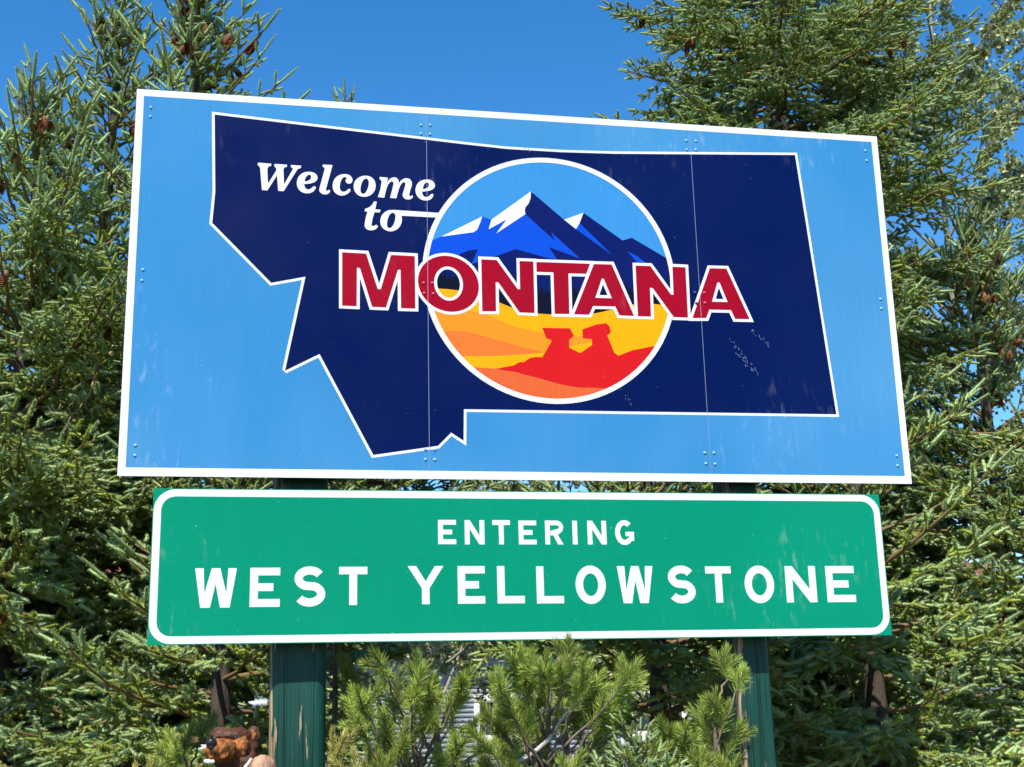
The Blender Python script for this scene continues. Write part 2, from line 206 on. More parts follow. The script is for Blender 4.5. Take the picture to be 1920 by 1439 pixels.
ART = {'welcome': [[[(-1.1155,3.6976),(-1.0631,3.6961),(-1.0637,3.6869),(-1.0674,3.6857),(-1.0711,3.6844),(-1.0741,3.6824),(-1.0758,3.6796),(-1.0771,3.6763),(-1.0783,3.673),(-1.0747,3.6082),(-1.0422,3.6686),(-1.0426,3.6718),(-1.0429,3.675),(-1.0436,3.6779),(-1.0457,3.6811),(-1.0485,3.6838),(-1.0514,3.6866),(-1.05,3.696),(-1.0003,3.6957),(-1.0011,3.6863),(-1.0044,3.6853),(-1.0077,3.6842),(-1.0104,3.6825),(-1.012,3.6802),(-1.0131,3.6774),(-1.0143,3.6746),(-1.0107,3.6085),(-0.977,3.6768),(-0.9772,3.6785),(-0.9774,3.6803),(-0.9779,3.6818),(-0.9797,3.6838),(-0.9824,3.6852),(-0.9851,3.6866),(-0.9841,3.6954),(-0.9442,3.6947),(-0.9451,3.6842),(-0.949,3.6829),(-0.953,3.6816),(-0.9564,3.6796),(-0.9586,3.6771),(-0.9604,3.6741),(-0.9623,3.6711),(-1.0115,3.5799),(-1.0333,3.5802),(-1.0394,3.647),(-1.0763,3.5794),(-1.0978,3.5803),(-1.1066,3.6735),(-1.1073,3.6757),(-1.1079,3.6779),(-1.1088,3.6799),(-1.1111,3.6826),(-1.114,3.6848),(-1.1169,3.687)]],[[(-0.9308,3.6157),(-0.9298,3.6094),(-0.9282,3.6034),(-0.9256,3.5987),(-0.9221,3.5951),(-0.9183,3.5934),(-0.9141,3.5929),(-0.909,3.5941),(-0.9041,3.5967),(-0.9006,3.6001),(-0.8972,3.6036),(-0.8946,3.6061),(-0.8919,3.6079),(-0.8889,3.6081),(-0.8862,3.6073),(-0.8847,3.6052),(-0.8838,3.6027),(-0.8847,3.5982),(-0.8871,3.5938),(-0.8919,3.5874),(-0.8979,3.5823),(-0.9056,3.5783),(-0.9139,3.576),(-0.9209,3.5756),(-0.9278,3.5763),(-0.9363,3.5788),(-0.9439,3.583),(-0.9502,3.5891),(-0.9551,3.5965),(-0.9585,3.6058),(-0.96,3.6157),(-0.9594,3.6268),(-0.9567,3.6377),(-0.953,3.646),(-0.948,3.6534),(-0.9411,3.6601),(-0.9332,3.6652),(-0.9244,3.6684),(-0.9152,3.67),(-0.906,3.6701),(-0.8971,3.6684),(-0.89,3.6657),(-0.8839,3.6615),(-0.8801,3.6567),(-0.8778,3.651),(-0.8773,3.6455),(-0.8782,3.64),(-0.8808,3.6346),(-0.8845,3.6298),(-0.891,3.6251),(-0.8985,3.6219),(-0.9064,3.6194),(-0.9144,3.6177),(-0.9226,3.6165)],[(-0.9294,3.6266),(-0.9286,3.6309),(-0.9279,3.6352),(-0.9268,3.6394),(-0.9252,3.6434),(-0.9233,3.6472),(-0.9209,3.6506),(-0.9182,3.6535),(-0.9152,3.6561),(-0.912,3.6573),(-0.9095,3.6571),(-0.9069,3.6563),(-0.9049,3.6548),(-0.9039,3.6527),(-0.9033,3.65),(-0.9032,3.6473),(-0.9036,3.6443),(-0.9044,3.6412),(-0.9057,3.6384),(-0.9081,3.6352),(-0.9113,3.6325),(-0.9146,3.6303),(-0.9193,3.6285),(-0.9243,3.6275)]],[[(-0.8566,3.7052),(-0.8176,3.7045),(-0.8416,3.605),(-0.8423,3.6024),(-0.8429,3.5999),(-0.8431,3.5973),(-0.8429,3.5951),(-0.8425,3.5929),(-0.8415,3.5915),(-0.8401,3.5913),(-0.8385,3.5917),(-0.8369,3.5922),(-0.8351,3.5934),(-0.8335,3.595),(-0.8319,3.5958),(-0.8296,3.595),(-0.8274,3.5929),(-0.8262,3.5906),(-0.8265,3.5881),(-0.828,3.5853),(-0.8297,3.5828),(-0.832,3.5805),(-0.8348,3.5785),(-0.8377,3.577),(-0.8413,3.5756),(-0.845,3.5748),(-0.8487,3.5746),(-0.8529,3.5753),(-0.8571,3.5768),(-0.8608,3.5789),(-0.8641,3.5815),(-0.867,3.5847),(-0.869,3.5883),(-0.8696,3.5917),(-0.8696,3.5954),(-0.8693,3.5991),(-0.8687,3.6021),(-0.868,3.605),(-0.8672,3.6079),(-0.8489,3.6855),(-0.8496,3.6873),(-0.8502,3.6892),(-0.851,3.6909),(-0.8531,3.6932),(-0.8556,3.6951),(-0.8582,3.697)]],[[(-0.7504,3.6055),(-0.7465,3.604),(-0.7437,3.6011),(-0.7444,3.5969),(-0.7466,3.5924),(-0.7521,3.586),(-0.7589,3.581),(-0.7679,3.5761),(-0.7774,3.5734),(-0.7869,3.5739),(-0.7959,3.5769),(-0.8042,3.5825),(-0.8108,3.5902),(-0.815,3.6008),(-0.8167,3.6125),(-0.8158,3.6248),(-0.8124,3.6367),(-0.8068,3.6473),(-0.799,3.6562),(-0.7909,3.6619),(-0.7818,3.6658),(-0.7744,3.6676),(-0.7669,3.6683),(-0.7586,3.6679),(-0.7508,3.6658),(-0.7445,3.6615),(-0.7396,3.6557),(-0.7372,3.65),(-0.7363,3.6438),(-0.7371,3.638),(-0.7394,3.6329),(-0.7439,3.629),(-0.7493,3.627),(-0.7545,3.6274),(-0.7592,3.6296),(-0.7625,3.6334),(-0.7643,3.6382),(-0.764,3.6415),(-0.7631,3.6449),(-0.7608,3.6481),(-0.7594,3.651),(-0.7612,3.6537),(-0.7644,3.6556),(-0.7687,3.6555),(-0.773,3.6537),(-0.7772,3.6495),(-0.7804,3.6439),(-0.7842,3.6347),(-0.7864,3.6249),(-0.7878,3.6154),(-0.7875,3.6061),(-0.7857,3.5997),(-0.7825,3.5944),(-0.7773,3.5914),(-0.7713,3.5905),(-0.7657,3.5923),(-0.7602,3.5956),(-0.7553,3.6016)]],[[(-0.6811,3.6663),(-0.6743,3.6658),(-0.6674,3.6642),(-0.6612,3.6615),(-0.6559,3.6578),(-0.6512,3.653),(-0.6474,3.6475),(-0.6446,3.6414),(-0.6428,3.6346),(-0.6419,3.6277),(-0.642,3.6195),(-0.6435,3.6111),(-0.6461,3.6033),(-0.65,3.5961),(-0.6551,3.5894),(-0.661,3.5838),(-0.6682,3.579),(-0.6763,3.5756),(-0.6846,3.5737),(-0.6921,3.5733),(-0.6998,3.5742),(-0.7069,3.5764),(-0.7135,3.5801),(-0.7195,3.5851),(-0.7243,3.591),(-0.728,3.5981),(-0.7304,3.6063),(-0.7314,3.6146),(-0.731,3.6234),(-0.7291,3.6323),(-0.7258,3.6404),(-0.7214,3.6468),(-0.7158,3.6526),(-0.7098,3.6574),(-0.7008,3.6622),(-0.691,3.6653)],[(-0.6811,3.6542),(-0.6779,3.6531),(-0.6748,3.6505),(-0.6724,3.6474),(-0.6706,3.6431),(-0.67,3.638),(-0.6698,3.6328),(-0.6704,3.6251),(-0.6723,3.6173),(-0.6747,3.6097),(-0.677,3.6033),(-0.6797,3.5971),(-0.6834,3.5919),(-0.6865,3.589),(-0.6899,3.5864),(-0.6933,3.5855),(-0.6962,3.5864),(-0.699,3.5884),(-0.7013,3.5909),(-0.7032,3.5955),(-0.7037,3.6011),(-0.7038,3.6068),(-0.7034,3.6145),(-0.7019,3.6223),(-0.6997,3.6298),(-0.6975,3.6362),(-0.6948,3.6425),(-0.691,3.6477),(-0.688,3.6506),(-0.6845,3.6532)]],[[(-0.6254,3.6641),(-0.5918,3.6628),(-0.5966,3.641),(-0.591,3.6491),(-0.5848,3.6565),(-0.5776,3.6621),(-0.5697,3.6655),(-0.5625,3.6657),(-0.5559,3.6636),(-0.5515,3.6591),(-0.5484,3.6532),(-0.5472,3.6471),(-0.5466,3.6406),(-0.5415,3.6483),(-0.5358,3.6553),(-0.528,3.661),(-0.5193,3.6643),(-0.5108,3.6646),(-0.5029,3.662),(-0.4974,3.6566),(-0.4937,3.6496),(-0.493,3.6404),(-0.4943,3.6306),(-0.5005,3.612),(-0.5045,3.5937),(-0.5043,3.59),(-0.5033,3.587),(-0.501,3.586),(-0.4983,3.586),(-0.4956,3.5886),(-0.4932,3.5908),(-0.4907,3.5889),(-0.489,3.5857),(-0.4906,3.5807),(-0.4946,3.5762),(-0.5011,3.5726),(-0.5084,3.5712),(-0.5156,3.5715),(-0.5222,3.5739),(-0.5275,3.5783),(-0.531,3.5842),(-0.5314,3.59),(-0.5307,3.5963),(-0.5257,3.614),(-0.5207,3.6318),(-0.5198,3.6385),(-0.5207,3.644),(-0.5236,3.646),(-0.527,3.6469),(-0.5324,3.6436),(-0.5371,3.6376),(-0.5422,3.6284),(-0.5459,3.6183),(-0.5523,3.5963),(-0.5574,3.5739),(-0.5836,3.5746),(-0.5761,3.6017),(-0.5703,3.629),(-0.5689,3.6362),(-0.5692,3.6426),(-0.5716,3.6457),(-0.5748,3.6476),(-0.5792,3.6463),(-0.5836,3.6431),(-0.5894,3.6355),(-0.5936,3.6264),(-0.5963,3.6189),(-0.5986,3.6113),(-0.603,3.5928),(-0.6066,3.5742),(-0.6328,3.5751),(-0.6228,3.6087),(-0.6179,3.6425),(-0.618,3.646),(-0.6186,3.6492),(-0.6219,3.6523),(-0.6262,3.6547)]],[[(-0.4515,3.6093),(-0.4509,3.6035),(-0.4498,3.598),(-0.4474,3.593),(-0.444,3.5889),(-0.4387,3.5865),(-0.4327,3.586),(-0.4268,3.588),(-0.4213,3.5915),(-0.4168,3.5972),(-0.4123,3.6014),(-0.4081,3.6011),(-0.4047,3.5992),(-0.4049,3.5941),(-0.4074,3.5882),(-0.4123,3.581),(-0.4189,3.5755),(-0.4274,3.5719),(-0.4366,3.5705),(-0.447,3.5713),(-0.4568,3.5748),(-0.4651,3.5808),(-0.4718,3.5887),(-0.4766,3.5994),(-0.4787,3.6113),(-0.4778,3.6237),(-0.474,3.6358),(-0.468,3.6459),(-0.46,3.6542),(-0.4509,3.6594),(-0.4409,3.6626),(-0.4307,3.6643),(-0.4206,3.6638),(-0.4125,3.6609),(-0.4054,3.656),(-0.4007,3.6499),(-0.3979,3.6428),(-0.3983,3.6358),(-0.4006,3.6291),(-0.4062,3.623),(-0.4134,3.6184),(-0.4221,3.6149),(-0.4312,3.6125),(-0.4413,3.6107)],[(-0.4489,3.6202),(-0.4477,3.6256),(-0.4466,3.631),(-0.4449,3.6361),(-0.4426,3.6413),(-0.4397,3.6463),(-0.436,3.6496),(-0.433,3.6507),(-0.4298,3.6512),(-0.4271,3.6507),(-0.425,3.6487),(-0.4235,3.6458),(-0.4226,3.6428),(-0.4227,3.6386),(-0.4239,3.6342),(-0.426,3.6304),(-0.4288,3.6276),(-0.4324,3.6254),(-0.4362,3.6236),(-0.4403,3.6222),(-0.4446,3.6212)]],[[(-0.6485,3.5551),(-0.6373,3.5551),(-0.6435,3.5212),(-0.6223,3.5205),(-0.6248,3.5089),(-0.6464,3.5086),(-0.6536,3.4839),(-0.658,3.459),(-0.6584,3.4542),(-0.6577,3.4503),(-0.6552,3.4488),(-0.652,3.4482),(-0.6489,3.4489),(-0.6458,3.4504),(-0.6429,3.4528),(-0.6401,3.4546),(-0.6355,3.4522),(-0.6327,3.4476),(-0.6346,3.4432),(-0.6384,3.4389),(-0.6436,3.4347),(-0.6495,3.4317),(-0.6562,3.43),(-0.6631,3.4297),(-0.6702,3.4305),(-0.6767,3.433),(-0.6818,3.4374),(-0.6854,3.4431),(-0.6863,3.4495),(-0.6861,3.4563),(-0.6818,3.4831),(-0.6744,3.5098),(-0.6861,3.51),(-0.6849,3.5212),(-0.6764,3.5246),(-0.6683,3.5287),(-0.6617,3.5345),(-0.6559,3.5413),(-0.652,3.548)]],[[(-0.5725,3.5226),(-0.3764,3.5194),(-0.3931,3.4985),(-0.5368,3.4991),(-0.5354,3.4915),(-0.5346,3.4838),(-0.5354,3.4743),(-0.5377,3.465),(-0.5423,3.4541),(-0.549,3.4446),(-0.5577,3.4371),(-0.5677,3.4318),(-0.5763,3.4294),(-0.5851,3.4288),(-0.5954,3.4308),(-0.6049,3.4352),(-0.6135,3.4424),(-0.6198,3.4517),(-0.6224,3.4612),(-0.623,3.4713),(-0.6215,3.4838),(-0.6173,3.4955),(-0.6118,3.5037),(-0.6049,3.5108),(-0.5966,3.5163),(-0.5875,3.5202),(-0.58,3.5217)],[(-0.5713,3.5106),(-0.568,3.5094),(-0.5649,3.5068),(-0.5625,3.5036),(-0.5614,3.4996),(-0.5612,3.495),(-0.5613,3.4904),(-0.562,3.4822),(-0.5638,3.4741),(-0.5664,3.4662),(-0.5687,3.4604),(-0.5715,3.4548),(-0.5751,3.4499),(-0.5782,3.4466),(-0.5816,3.4436),(-0.5851,3.4423),(-0.5882,3.4431),(-0.5913,3.4451),(-0.5938,3.4477),(-0.5955,3.4522),(-0.5959,3.4578),(-0.5957,3.4634),(-0.5951,3.4711),(-0.5935,3.4788),(-0.5912,3.4862),(-0.589,3.4926),(-0.5862,3.4988),(-0.5825,3.5039),(-0.579,3.5071),(-0.575,3.5097)]]],'montana': [[[(-0.7759,3.3301),(-0.6799,3.3288),(-0.6328,3.1801),(-0.621,3.1805),(-0.5796,3.3277),(-0.4833,3.327),(-0.4824,3.1045),(-0.54,3.1041),(-0.5413,3.2662),(-0.552,3.2658),(-0.6001,3.1048),(-0.6554,3.1054),(-0.7047,3.2672),(-0.7165,3.2677),(-0.7169,3.1057),(-0.7742,3.1062)]],[[(-0.2221,3.2109),(-0.2243,3.2297),(-0.2296,3.2481),(-0.2377,3.2657),(-0.2486,3.2821),(-0.262,3.2967),(-0.2774,3.3094),(-0.2946,3.3197),(-0.313,3.3274),(-0.3323,3.3323),(-0.352,3.3343),(-0.3715,3.3333),(-0.3903,3.3293),(-0.4081,3.3226),(-0.4243,3.3132),(-0.4386,3.3014),(-0.4506,3.2874),(-0.46,3.2718),(-0.4666,3.2547),(-0.4703,3.2367),(-0.471,3.2182),(-0.4686,3.1996),(-0.4632,3.1814),(-0.4551,3.1641),(-0.4442,3.148),(-0.431,3.1335),(-0.4158,3.121),(-0.3989,3.1108),(-0.3807,3.1032),(-0.3616,3.0982),(-0.3422,3.0961),(-0.3229,3.097),(-0.3041,3.1007),(-0.2864,3.1071),(-0.2701,3.1163),(-0.2557,3.1279),(-0.2435,3.1416),(-0.2338,3.1572),(-0.2269,3.1742),(-0.223,3.1923)],[(-0.2874,3.2136),(-0.2882,3.2251),(-0.2905,3.2364),(-0.2941,3.2471),(-0.2991,3.257),(-0.3052,3.266),(-0.3124,3.2736),(-0.3204,3.2799),(-0.329,3.2845),(-0.3381,3.2874),(-0.3474,3.2885),(-0.3567,3.2879),(-0.3657,3.2854),(-0.3743,3.2812),(-0.3821,3.2754),(-0.3891,3.2681),(-0.3951,3.2595),(-0.3998,3.2498),(-0.4032,3.2393),(-0.4052,3.2282),(-0.4058,3.2168),(-0.405,3.2054),(-0.4027,3.1942),(-0.399,3.1836),(-0.3941,3.1737),(-0.388,3.1649),(-0.3809,3.1573),(-0.3729,3.1511),(-0.3643,3.1465),(-0.3553,3.1436),(-0.3461,3.1424),(-0.3368,3.1431),(-0.3279,3.1454),(-0.3193,3.1496),(-0.3115,3.1553),(-0.3044,3.1625),(-0.2985,3.171),(-0.2937,3.1806),(-0.2902,3.1911),(-0.2881,3.2022)]],[[(-0.2101,3.3252),(-0.1459,3.3252),(-0.0609,3.2026),(-0.0511,3.203),(-0.0507,3.325),(0.0079,3.3254),(0.0067,3.1032),(-0.0558,3.1034),(-0.1411,3.2288),(-0.1522,3.2294),(-0.1532,3.1046),(-0.2102,3.1025)]],[[(0.0202,3.3241),(0.249,3.3261),(0.2312,3.2814),(0.1547,3.28),(0.1526,3.1037),(0.0904,3.1026),(0.0911,3.2817),(0.02,3.2809)]],[[(0.2651,3.3257),(0.3422,3.3269),(0.4283,3.105),(0.3653,3.1055),(0.3492,3.1434),(0.254,3.1419),(0.2365,3.1042),(0.1719,3.103)],[(0.2965,3.263),(0.3047,3.2633),(0.3357,3.1789),(0.2654,3.1781)]],[[(0.445,3.3266),(0.5098,3.3275),(0.5935,3.2043),(0.6041,3.2047),(0.6065,3.3285),(0.664,3.3282),(0.6616,3.1062),(0.5995,3.106),(0.5147,3.2302),(0.5031,3.2309),(0.5011,3.1052),(0.4443,3.1044)]],[[(0.7716,3.3288),(0.8462,3.33),(0.9337,3.1086),(0.8692,3.1076),(0.8534,3.1462),(0.7577,3.1447),(0.7416,3.107),(0.681,3.1049)],[(0.8011,3.2665),(0.811,3.2669),(0.8408,3.1811),(0.7718,3.1805)]]],'map': [(-1.304,3.9093),(-0.8266,3.8781),(-0.4348,3.8534),(-0.2757,3.8431),(-0.091,3.833),(0.1371,3.8327),(0.3738,3.84),(0.6848,3.8569),(1.2114,3.8857),(1.3003,2.6935),(-0.2809,2.6829),(-0.2842,2.5461),(-0.342,2.584),(-0.391,2.534),(-0.6551,2.4922),(-0.865,2.8893),(-0.9876,2.823),(-1.003,2.8371),(-0.9334,3.207),(-1.0563,3.1782),(-1.2986,3.4263),(-1.2906,3.5642)],'emblem': {'blue': [(-0.4415,3.3839),(-0.3739,3.4167),(-0.2023,3.5133),(-0.1639,3.501),(0.0068,3.6361),(0.1451,3.5167),(0.2299,3.5521),(0.3948,3.4364),(0.4355,3.4503),(0.5824,3.366),(0.6466,3.3205),(0.6297,3.034),(-0.4582,3.0024)],'navy': [(0.0068,3.6353),(0.0041,3.6046),(-0.005,3.5812),(-0.0189,3.5633),(-0.0222,3.5499),(-0.0197,3.5329),(0.1031,3.4204),(0.086,3.4601),(0.2085,3.3468),(0.0761,3.392),(0.1082,3.3411),(0.0983,3.0476),(0.6158,3.0649),(0.6318,3.3392),(0.5824,3.366),(0.4355,3.4503),(0.3948,3.4364),(0.2304,3.5512),(0.2115,3.5049),(0.3478,3.3684),(0.1949,3.4767),(0.1451,3.5167)],'foothill': [(-0.477,3.2753),(-0.2465,3.3043),(-0.1458,3.3431),(-0.0646,3.3766),(0.0802,3.3409),(0.1082,3.3411),(0.0937,3.0474),(-0.4788,3.0017)],'crag': [(-0.2981,3.3455),(-0.259,3.3621),(-0.2228,3.3682),(-0.2464,3.3139),(-0.2602,3.2882),(-0.3165,3.2858)],'sliver': [(0.413,3.389),(0.453,3.3699),(0.4955,3.3381),(0.4576,3.3364)],'snow1': [(-0.3739,3.4167),(-0.2023,3.5133),(-0.2106,3.4874),(-0.2237,3.4549),(-0.2399,3.4422)],'snow2': [(-0.1639,3.501),(0.0068,3.6361),(0.0041,3.6046),(-0.005,3.5812),(-0.0189,3.5633),(-0.0222,3.5499),(-0.0197,3.5329),(-0.1444,3.4419),(-0.0991,3.5062),(-0.1765,3.4583)],'snow3': [(0.1451,3.5167),(0.2299,3.5521),(0.2115,3.5059),(0.1949,3.4774)],'yellow': [(-0.6502,3.1758),(-0.5539,3.1858),(-0.4568,3.1925),(-0.4297,3.1927),(-0.4026,3.1924),(-0.3513,3.1915),(-0.3002,3.1873),(-0.2585,3.1788),(-0.2172,3.1678),(-0.1787,3.1562),(-0.1406,3.1433),(-0.1133,3.1327),(-0.0858,3.1226),(-0.0335,3.1091),(0.0203,3.1013),(0.0492,3.1),(0.0783,3.0999),(0.1674,3.1004),(0.2567,3.1097),(0.2981,3.1197),(0.3395,3.1311),(0.3834,3.1442),(0.4277,3.1552),(0.4716,3.1599),(0.5156,3.1608),(0.5619,3.1578),(0.608,3.1526),(0.7067,3.1404),(0.8056,3.1269),(0.7657,2.5322),(-0.649,2.5123)],'amber': [(-0.5112,3.1025),(-0.4167,3.1107),(-0.322,3.1122),(-0.2811,3.1073),(-0.2404,3.0999),(-0.2129,3.0936),(-0.1859,3.086),(-0.1476,3.0707),(-0.1096,3.0547),(-0.0716,3.042),(-0.0328,3.0319),(0.0015,3.0267),(0.0363,3.0228),(0.0878,2.982),(0.0447,2.9384),(-0.5121,2.922)],'amber2': [(0.1387,3.0006),(0.1642,3.0099),(0.2036,3.0112),(0.2482,2.9995),(0.2478,2.9892),(0.143,2.9656)],'orange': [(-0.5118,2.98),(-0.445,2.9969),(-0.3775,3.011),(-0.3532,3.0144),(-0.3288,3.0165),(-0.3043,3.0162),(-0.28,3.0142),(-0.2473,3.0083),(-0.2149,3.0006),(-0.1849,2.9934),(-0.1551,2.9857),(-0.117,2.975),(-0.0787,2.9645),(-0.0433,2.9559),(-0.0075,2.9481),(0.0185,2.9429),(0.0447,2.9378),(0.01,2.9333),(-0.0246,2.9291),(-0.0907,2.9225),(-0.1566,2.9174),(-0.2192,2.914),(-0.2816,2.9116),(-0.3705,2.9097),(-0.4589,2.9087)],'coral': [(-0.3522,2.8731),(-0.2903,2.8698),(-0.2283,2.8665),(-0.193,2.8651),(-0.1577,2.8629),(-0.0924,2.8518),(-0.0272,2.8386),(0.0822,2.8226),(0.193,2.8107),(0.2542,2.8063),(0.3157,2.8025),(0.3275,2.6912),(-0.3546,2.6775)],'red': [(-0.1605,2.8628),(-0.0864,2.8787),(-0.0614,2.8933),(-0.0421,2.8939),(-0.028,2.9054),(-0.0141,2.9131),(0.0081,2.9166),(0.033,2.9167),(0.0722,2.9815),(0.0725,2.9917),(0.0521,2.9967),(0.0368,3.041),(0.1525,3.0426),(0.1688,3.0112),(0.148,2.9941),(0.1467,2.96),(0.1924,2.9388),(0.2432,2.9743),(0.2442,2.9994),(0.206,3.0016),(0.2047,3.0397),(0.2649,3.0629),(0.3077,3.0701),(0.3197,3.0579),(0.326,3.0323),(0.3094,3.0174),(0.3362,2.9441),(0.3526,2.9321),(0.4134,2.9567),(0.5001,2.9764),(0.6281,2.9988),(0.6163,2.7984),(0.36,2.7867),(0.2705,2.7941),(0.1812,2.7937),(0.137,2.7993),(0.0931,2.8082),(0.0056,2.8311),(-0.0816,2.851)]},'circle': (0.0814,3.2572,0.5342),'bolts': [(-1.5428,3.9108),(-1.5431,3.8711),(-1.5436,3.2235),(-1.5457,3.1798),(-1.5401,2.5283),(-1.5403,2.4896),(-0.4538,3.9065),(-0.4157,3.909),(-0.4541,3.8678),(-0.4161,3.8679),(-0.448,3.2132),(-0.4133,3.2146),(-0.4462,3.1703),(-0.4094,3.1694),(-0.4459,2.529),(-0.4092,2.5284),(-0.4463,2.4891),(-0.4096,2.4885),(0.7025,3.9105),(0.7461,3.9108),(0.7024,3.868),(0.7436,3.8705),(0.6985,3.2182),(0.7401,3.2179),(0.7026,3.1708),(0.7403,3.1732),(0.6993,2.5312),(0.7382,2.5318),(0.7011,2.487),(0.7397,2.4853),(1.5388,3.915),(1.5393,3.8678),(1.5401,3.2206),(1.5393,3.178),(1.544,2.5308),(1.5429,2.4884)],'guide': [('E',-0.3999,-0.3293,2.1583,2.2524),('N',-0.2959,-0.2184,2.1574,2.2518),('T',-0.1868,-0.1171,2.1574,2.2522),('E',-0.0832,-0.0119,2.1575,2.2512),('R',0.0227,0.0954,2.1575,2.2516),('I',0.1329,0.1523,2.1576,2.2513),('N',0.1934,0.2705,2.1576,2.2516),('G',0.3059,0.3832,2.1556,2.2542),('W',-1.3062,-1.1546,1.9238,2.0687),('E',-1.1059,-0.9957,1.9252,2.0702),('S',-0.9446,-0.828,1.9248,2.0747),('T',-0.7773,-0.6708,1.9294,2.0727),('Y',-0.5185,-0.3803,1.9302,2.0746),('E',-0.3259,-0.2202,1.9308,2.0741),('L',-0.1723,-0.0654,1.9306,2.0737),('L',-0.018,0.0897,1.9294,2.0723),('O',0.1375,0.259,1.926,2.075),('W',0.3065,0.4524,1.9277,2.0724),('S',0.5123,0.6254,1.9252,2.074),('T',0.6698,0.7768,1.9271,2.0704),('O',0.8318,0.9562,1.9236,2.0732),('N',1.006,1.1366,1.9254,2.0706),('E',1.1801,1.3039,1.9252,2.0706)]}

# ------------------------------------------------------------------ sign artwork, in metres on the plane of the sign (x, height)
def offset_poly(p, d):
    """mitred outline; d > 0 grows the shape. Short edges in the bottom of a notch are dropped"""
    p = np.array(p, float)
    if np.sum(p[:, 0] * np.roll(p[:, 1], -1) - np.roll(p[:, 0], -1) * p[:, 1]) < 0: p = p[::-1]
    n = len(p); E = np.roll(p, -1, 0) - p; Ln = np.linalg.norm(E, axis=1); E = E / Ln[:, None]; Nn = np.c_[E[:, 1], -E[:, 0]]
    cr = [E[i - 1][0] * E[i][1] - E[i - 1][1] * E[i][0] for i in range(n)]        # > 0 convex corner at i
    sg = 1 if d > 0 else -1
    keep = [i for i in range(n) if not (Ln[i] < 2 * abs(d) and cr[i] * sg < -.2 and cr[(i + 1) % n] * sg < -.2)] if n < 30 else list(range(n))
    q = []
    for k in range(len(keep)):
        i, j = keep[k - 1], keep[k]; a, b = p[i] + Nn[i] * d, p[j] + Nn[j] * d
        den = E[i][0] * E[j][1] - E[i][1] * E[j][0]
        if abs(den) < .02: q.append(tuple(p[j] + (Nn[i] + Nn[j]) / 2 * d)); continue
        t = ((b - a)[0] * E[j][1] - (b - a)[1] * E[j][0]) / den; v = a + E[i] * t
        if np.linalg.norm(v - p[j]) > 4 * abs(d) and (i + 1) % n == j: v = p[j] + (v - p[j]) * 4 * abs(d) / np.linalg.norm(v - p[j])
        q.append(tuple(v))
    return q
def clip_circle(p, cx, cz, r, n=72):
    """part of polygon p inside a circle"""
    cl = [(cx + r * math.cos(2 * math.pi * i / n), cz + r * math.sin(2 * math.pi * i / n)) for i in range(n)]
    out = [tuple(a) for a in p]
    for i in range(n):
        a = cl[i]; b = cl[(i + 1) % n]; ins = lambda q: (b[0] - a[0]) * (q[1] - a[1]) - (b[1] - a[1]) * (q[0] - a[0]) >= -1e-12
        src = out; out = []
        for j in range(len(src)):
            s, e = src[j - 1], src[j]
            if ins(e) != ins(s):
                d = (e[0] - s[0], e[1] - s[1]); den = (b[0] - a[0]) * d[1] - (b[1] - a[1]) * d[0]
                t = -((b[0] - a[0]) * (s[1] - a[1]) - (b[1] - a[1]) * (s[0] - a[0])) / den if abs(den) > 1e-15 else 0
                out.append((s[0] + t * d[0], s[1] + t * d[1]))
            if ins(e): out.append(e)
    return out
LAYER = .16                                        # film layers are a fraction of a millimetre thick
def plate(name, loops, y, m, parent, th=.0012):
    """flat cut sheet with holes, front face at depth y - th, back at y"""
    if y < -.0041: y = -.004 + (y + .004) * LAYER; th = th * LAYER
    cu = bpy.data.curves.new(name, 'CURVE'); cu.dimensions = '2D'; cu.fill_mode = 'BOTH'; cu.extrude = th / 2
    for lp in loops:
        sp = cu.splines.new('POLY'); sp.points.add(len(lp) - 1)
        for i, (x, z) in enumerate(lp): sp.points[i].co = (x, z, 0, 1)
        sp.use_cyclic_u = True
    tmp = bpy.data.objects.new(name, cu); C.objects.link(tmp)
    dg = bpy.context.evaluated_depsgraph_get(); dg.update()
    me = bpy.data.meshes.new_from_object(tmp.evaluated_get(dg))
    bpy.data.objects.remove(tmp); bpy.data.curves.remove(cu)
    # curve plane xy -> sign plane xz, facing -Y
    me.transform(Matrix(((1, 0, 0, 0), (0, 0, -1, 0), (0, 1, 0, 0), (0, 0, 0, 1))))
    me.transform(Matrix.Translation((0, y - th / 2, 0)))
    me.materials.clear(); me.materials.append(m); me.name = name
    o = link(name, me, parent)
    pl = parent.matrix_world.translation if False else Vector(parent['base'])
    me.transform(Matrix.Translation(-pl))
    return o
def rect(x0, x1, z0, z1): return [(x0, z0), (x1, z0), (x1, z1), (x0, z1)]
def rrect(x0, x1, z0, z1, r, n=8):
    o = []
    for cx, cz, a in ((x1 - r, z1 - r, 0), (x0 + r, z1 - r, 90), (x0 + r, z0 + r, 180), (x1 - r, z0 + r, 270)):
        o += [(cx + r * math.cos(R(a + 90 * i / n)), cz + r * math.sin(R(a + 90 * i / n))) for i in range(n + 1)]
    return o
def thing_at(name, base, **k):
    o = empty(name, base, **k); o['base'] = [float(b) for b in base]; return o

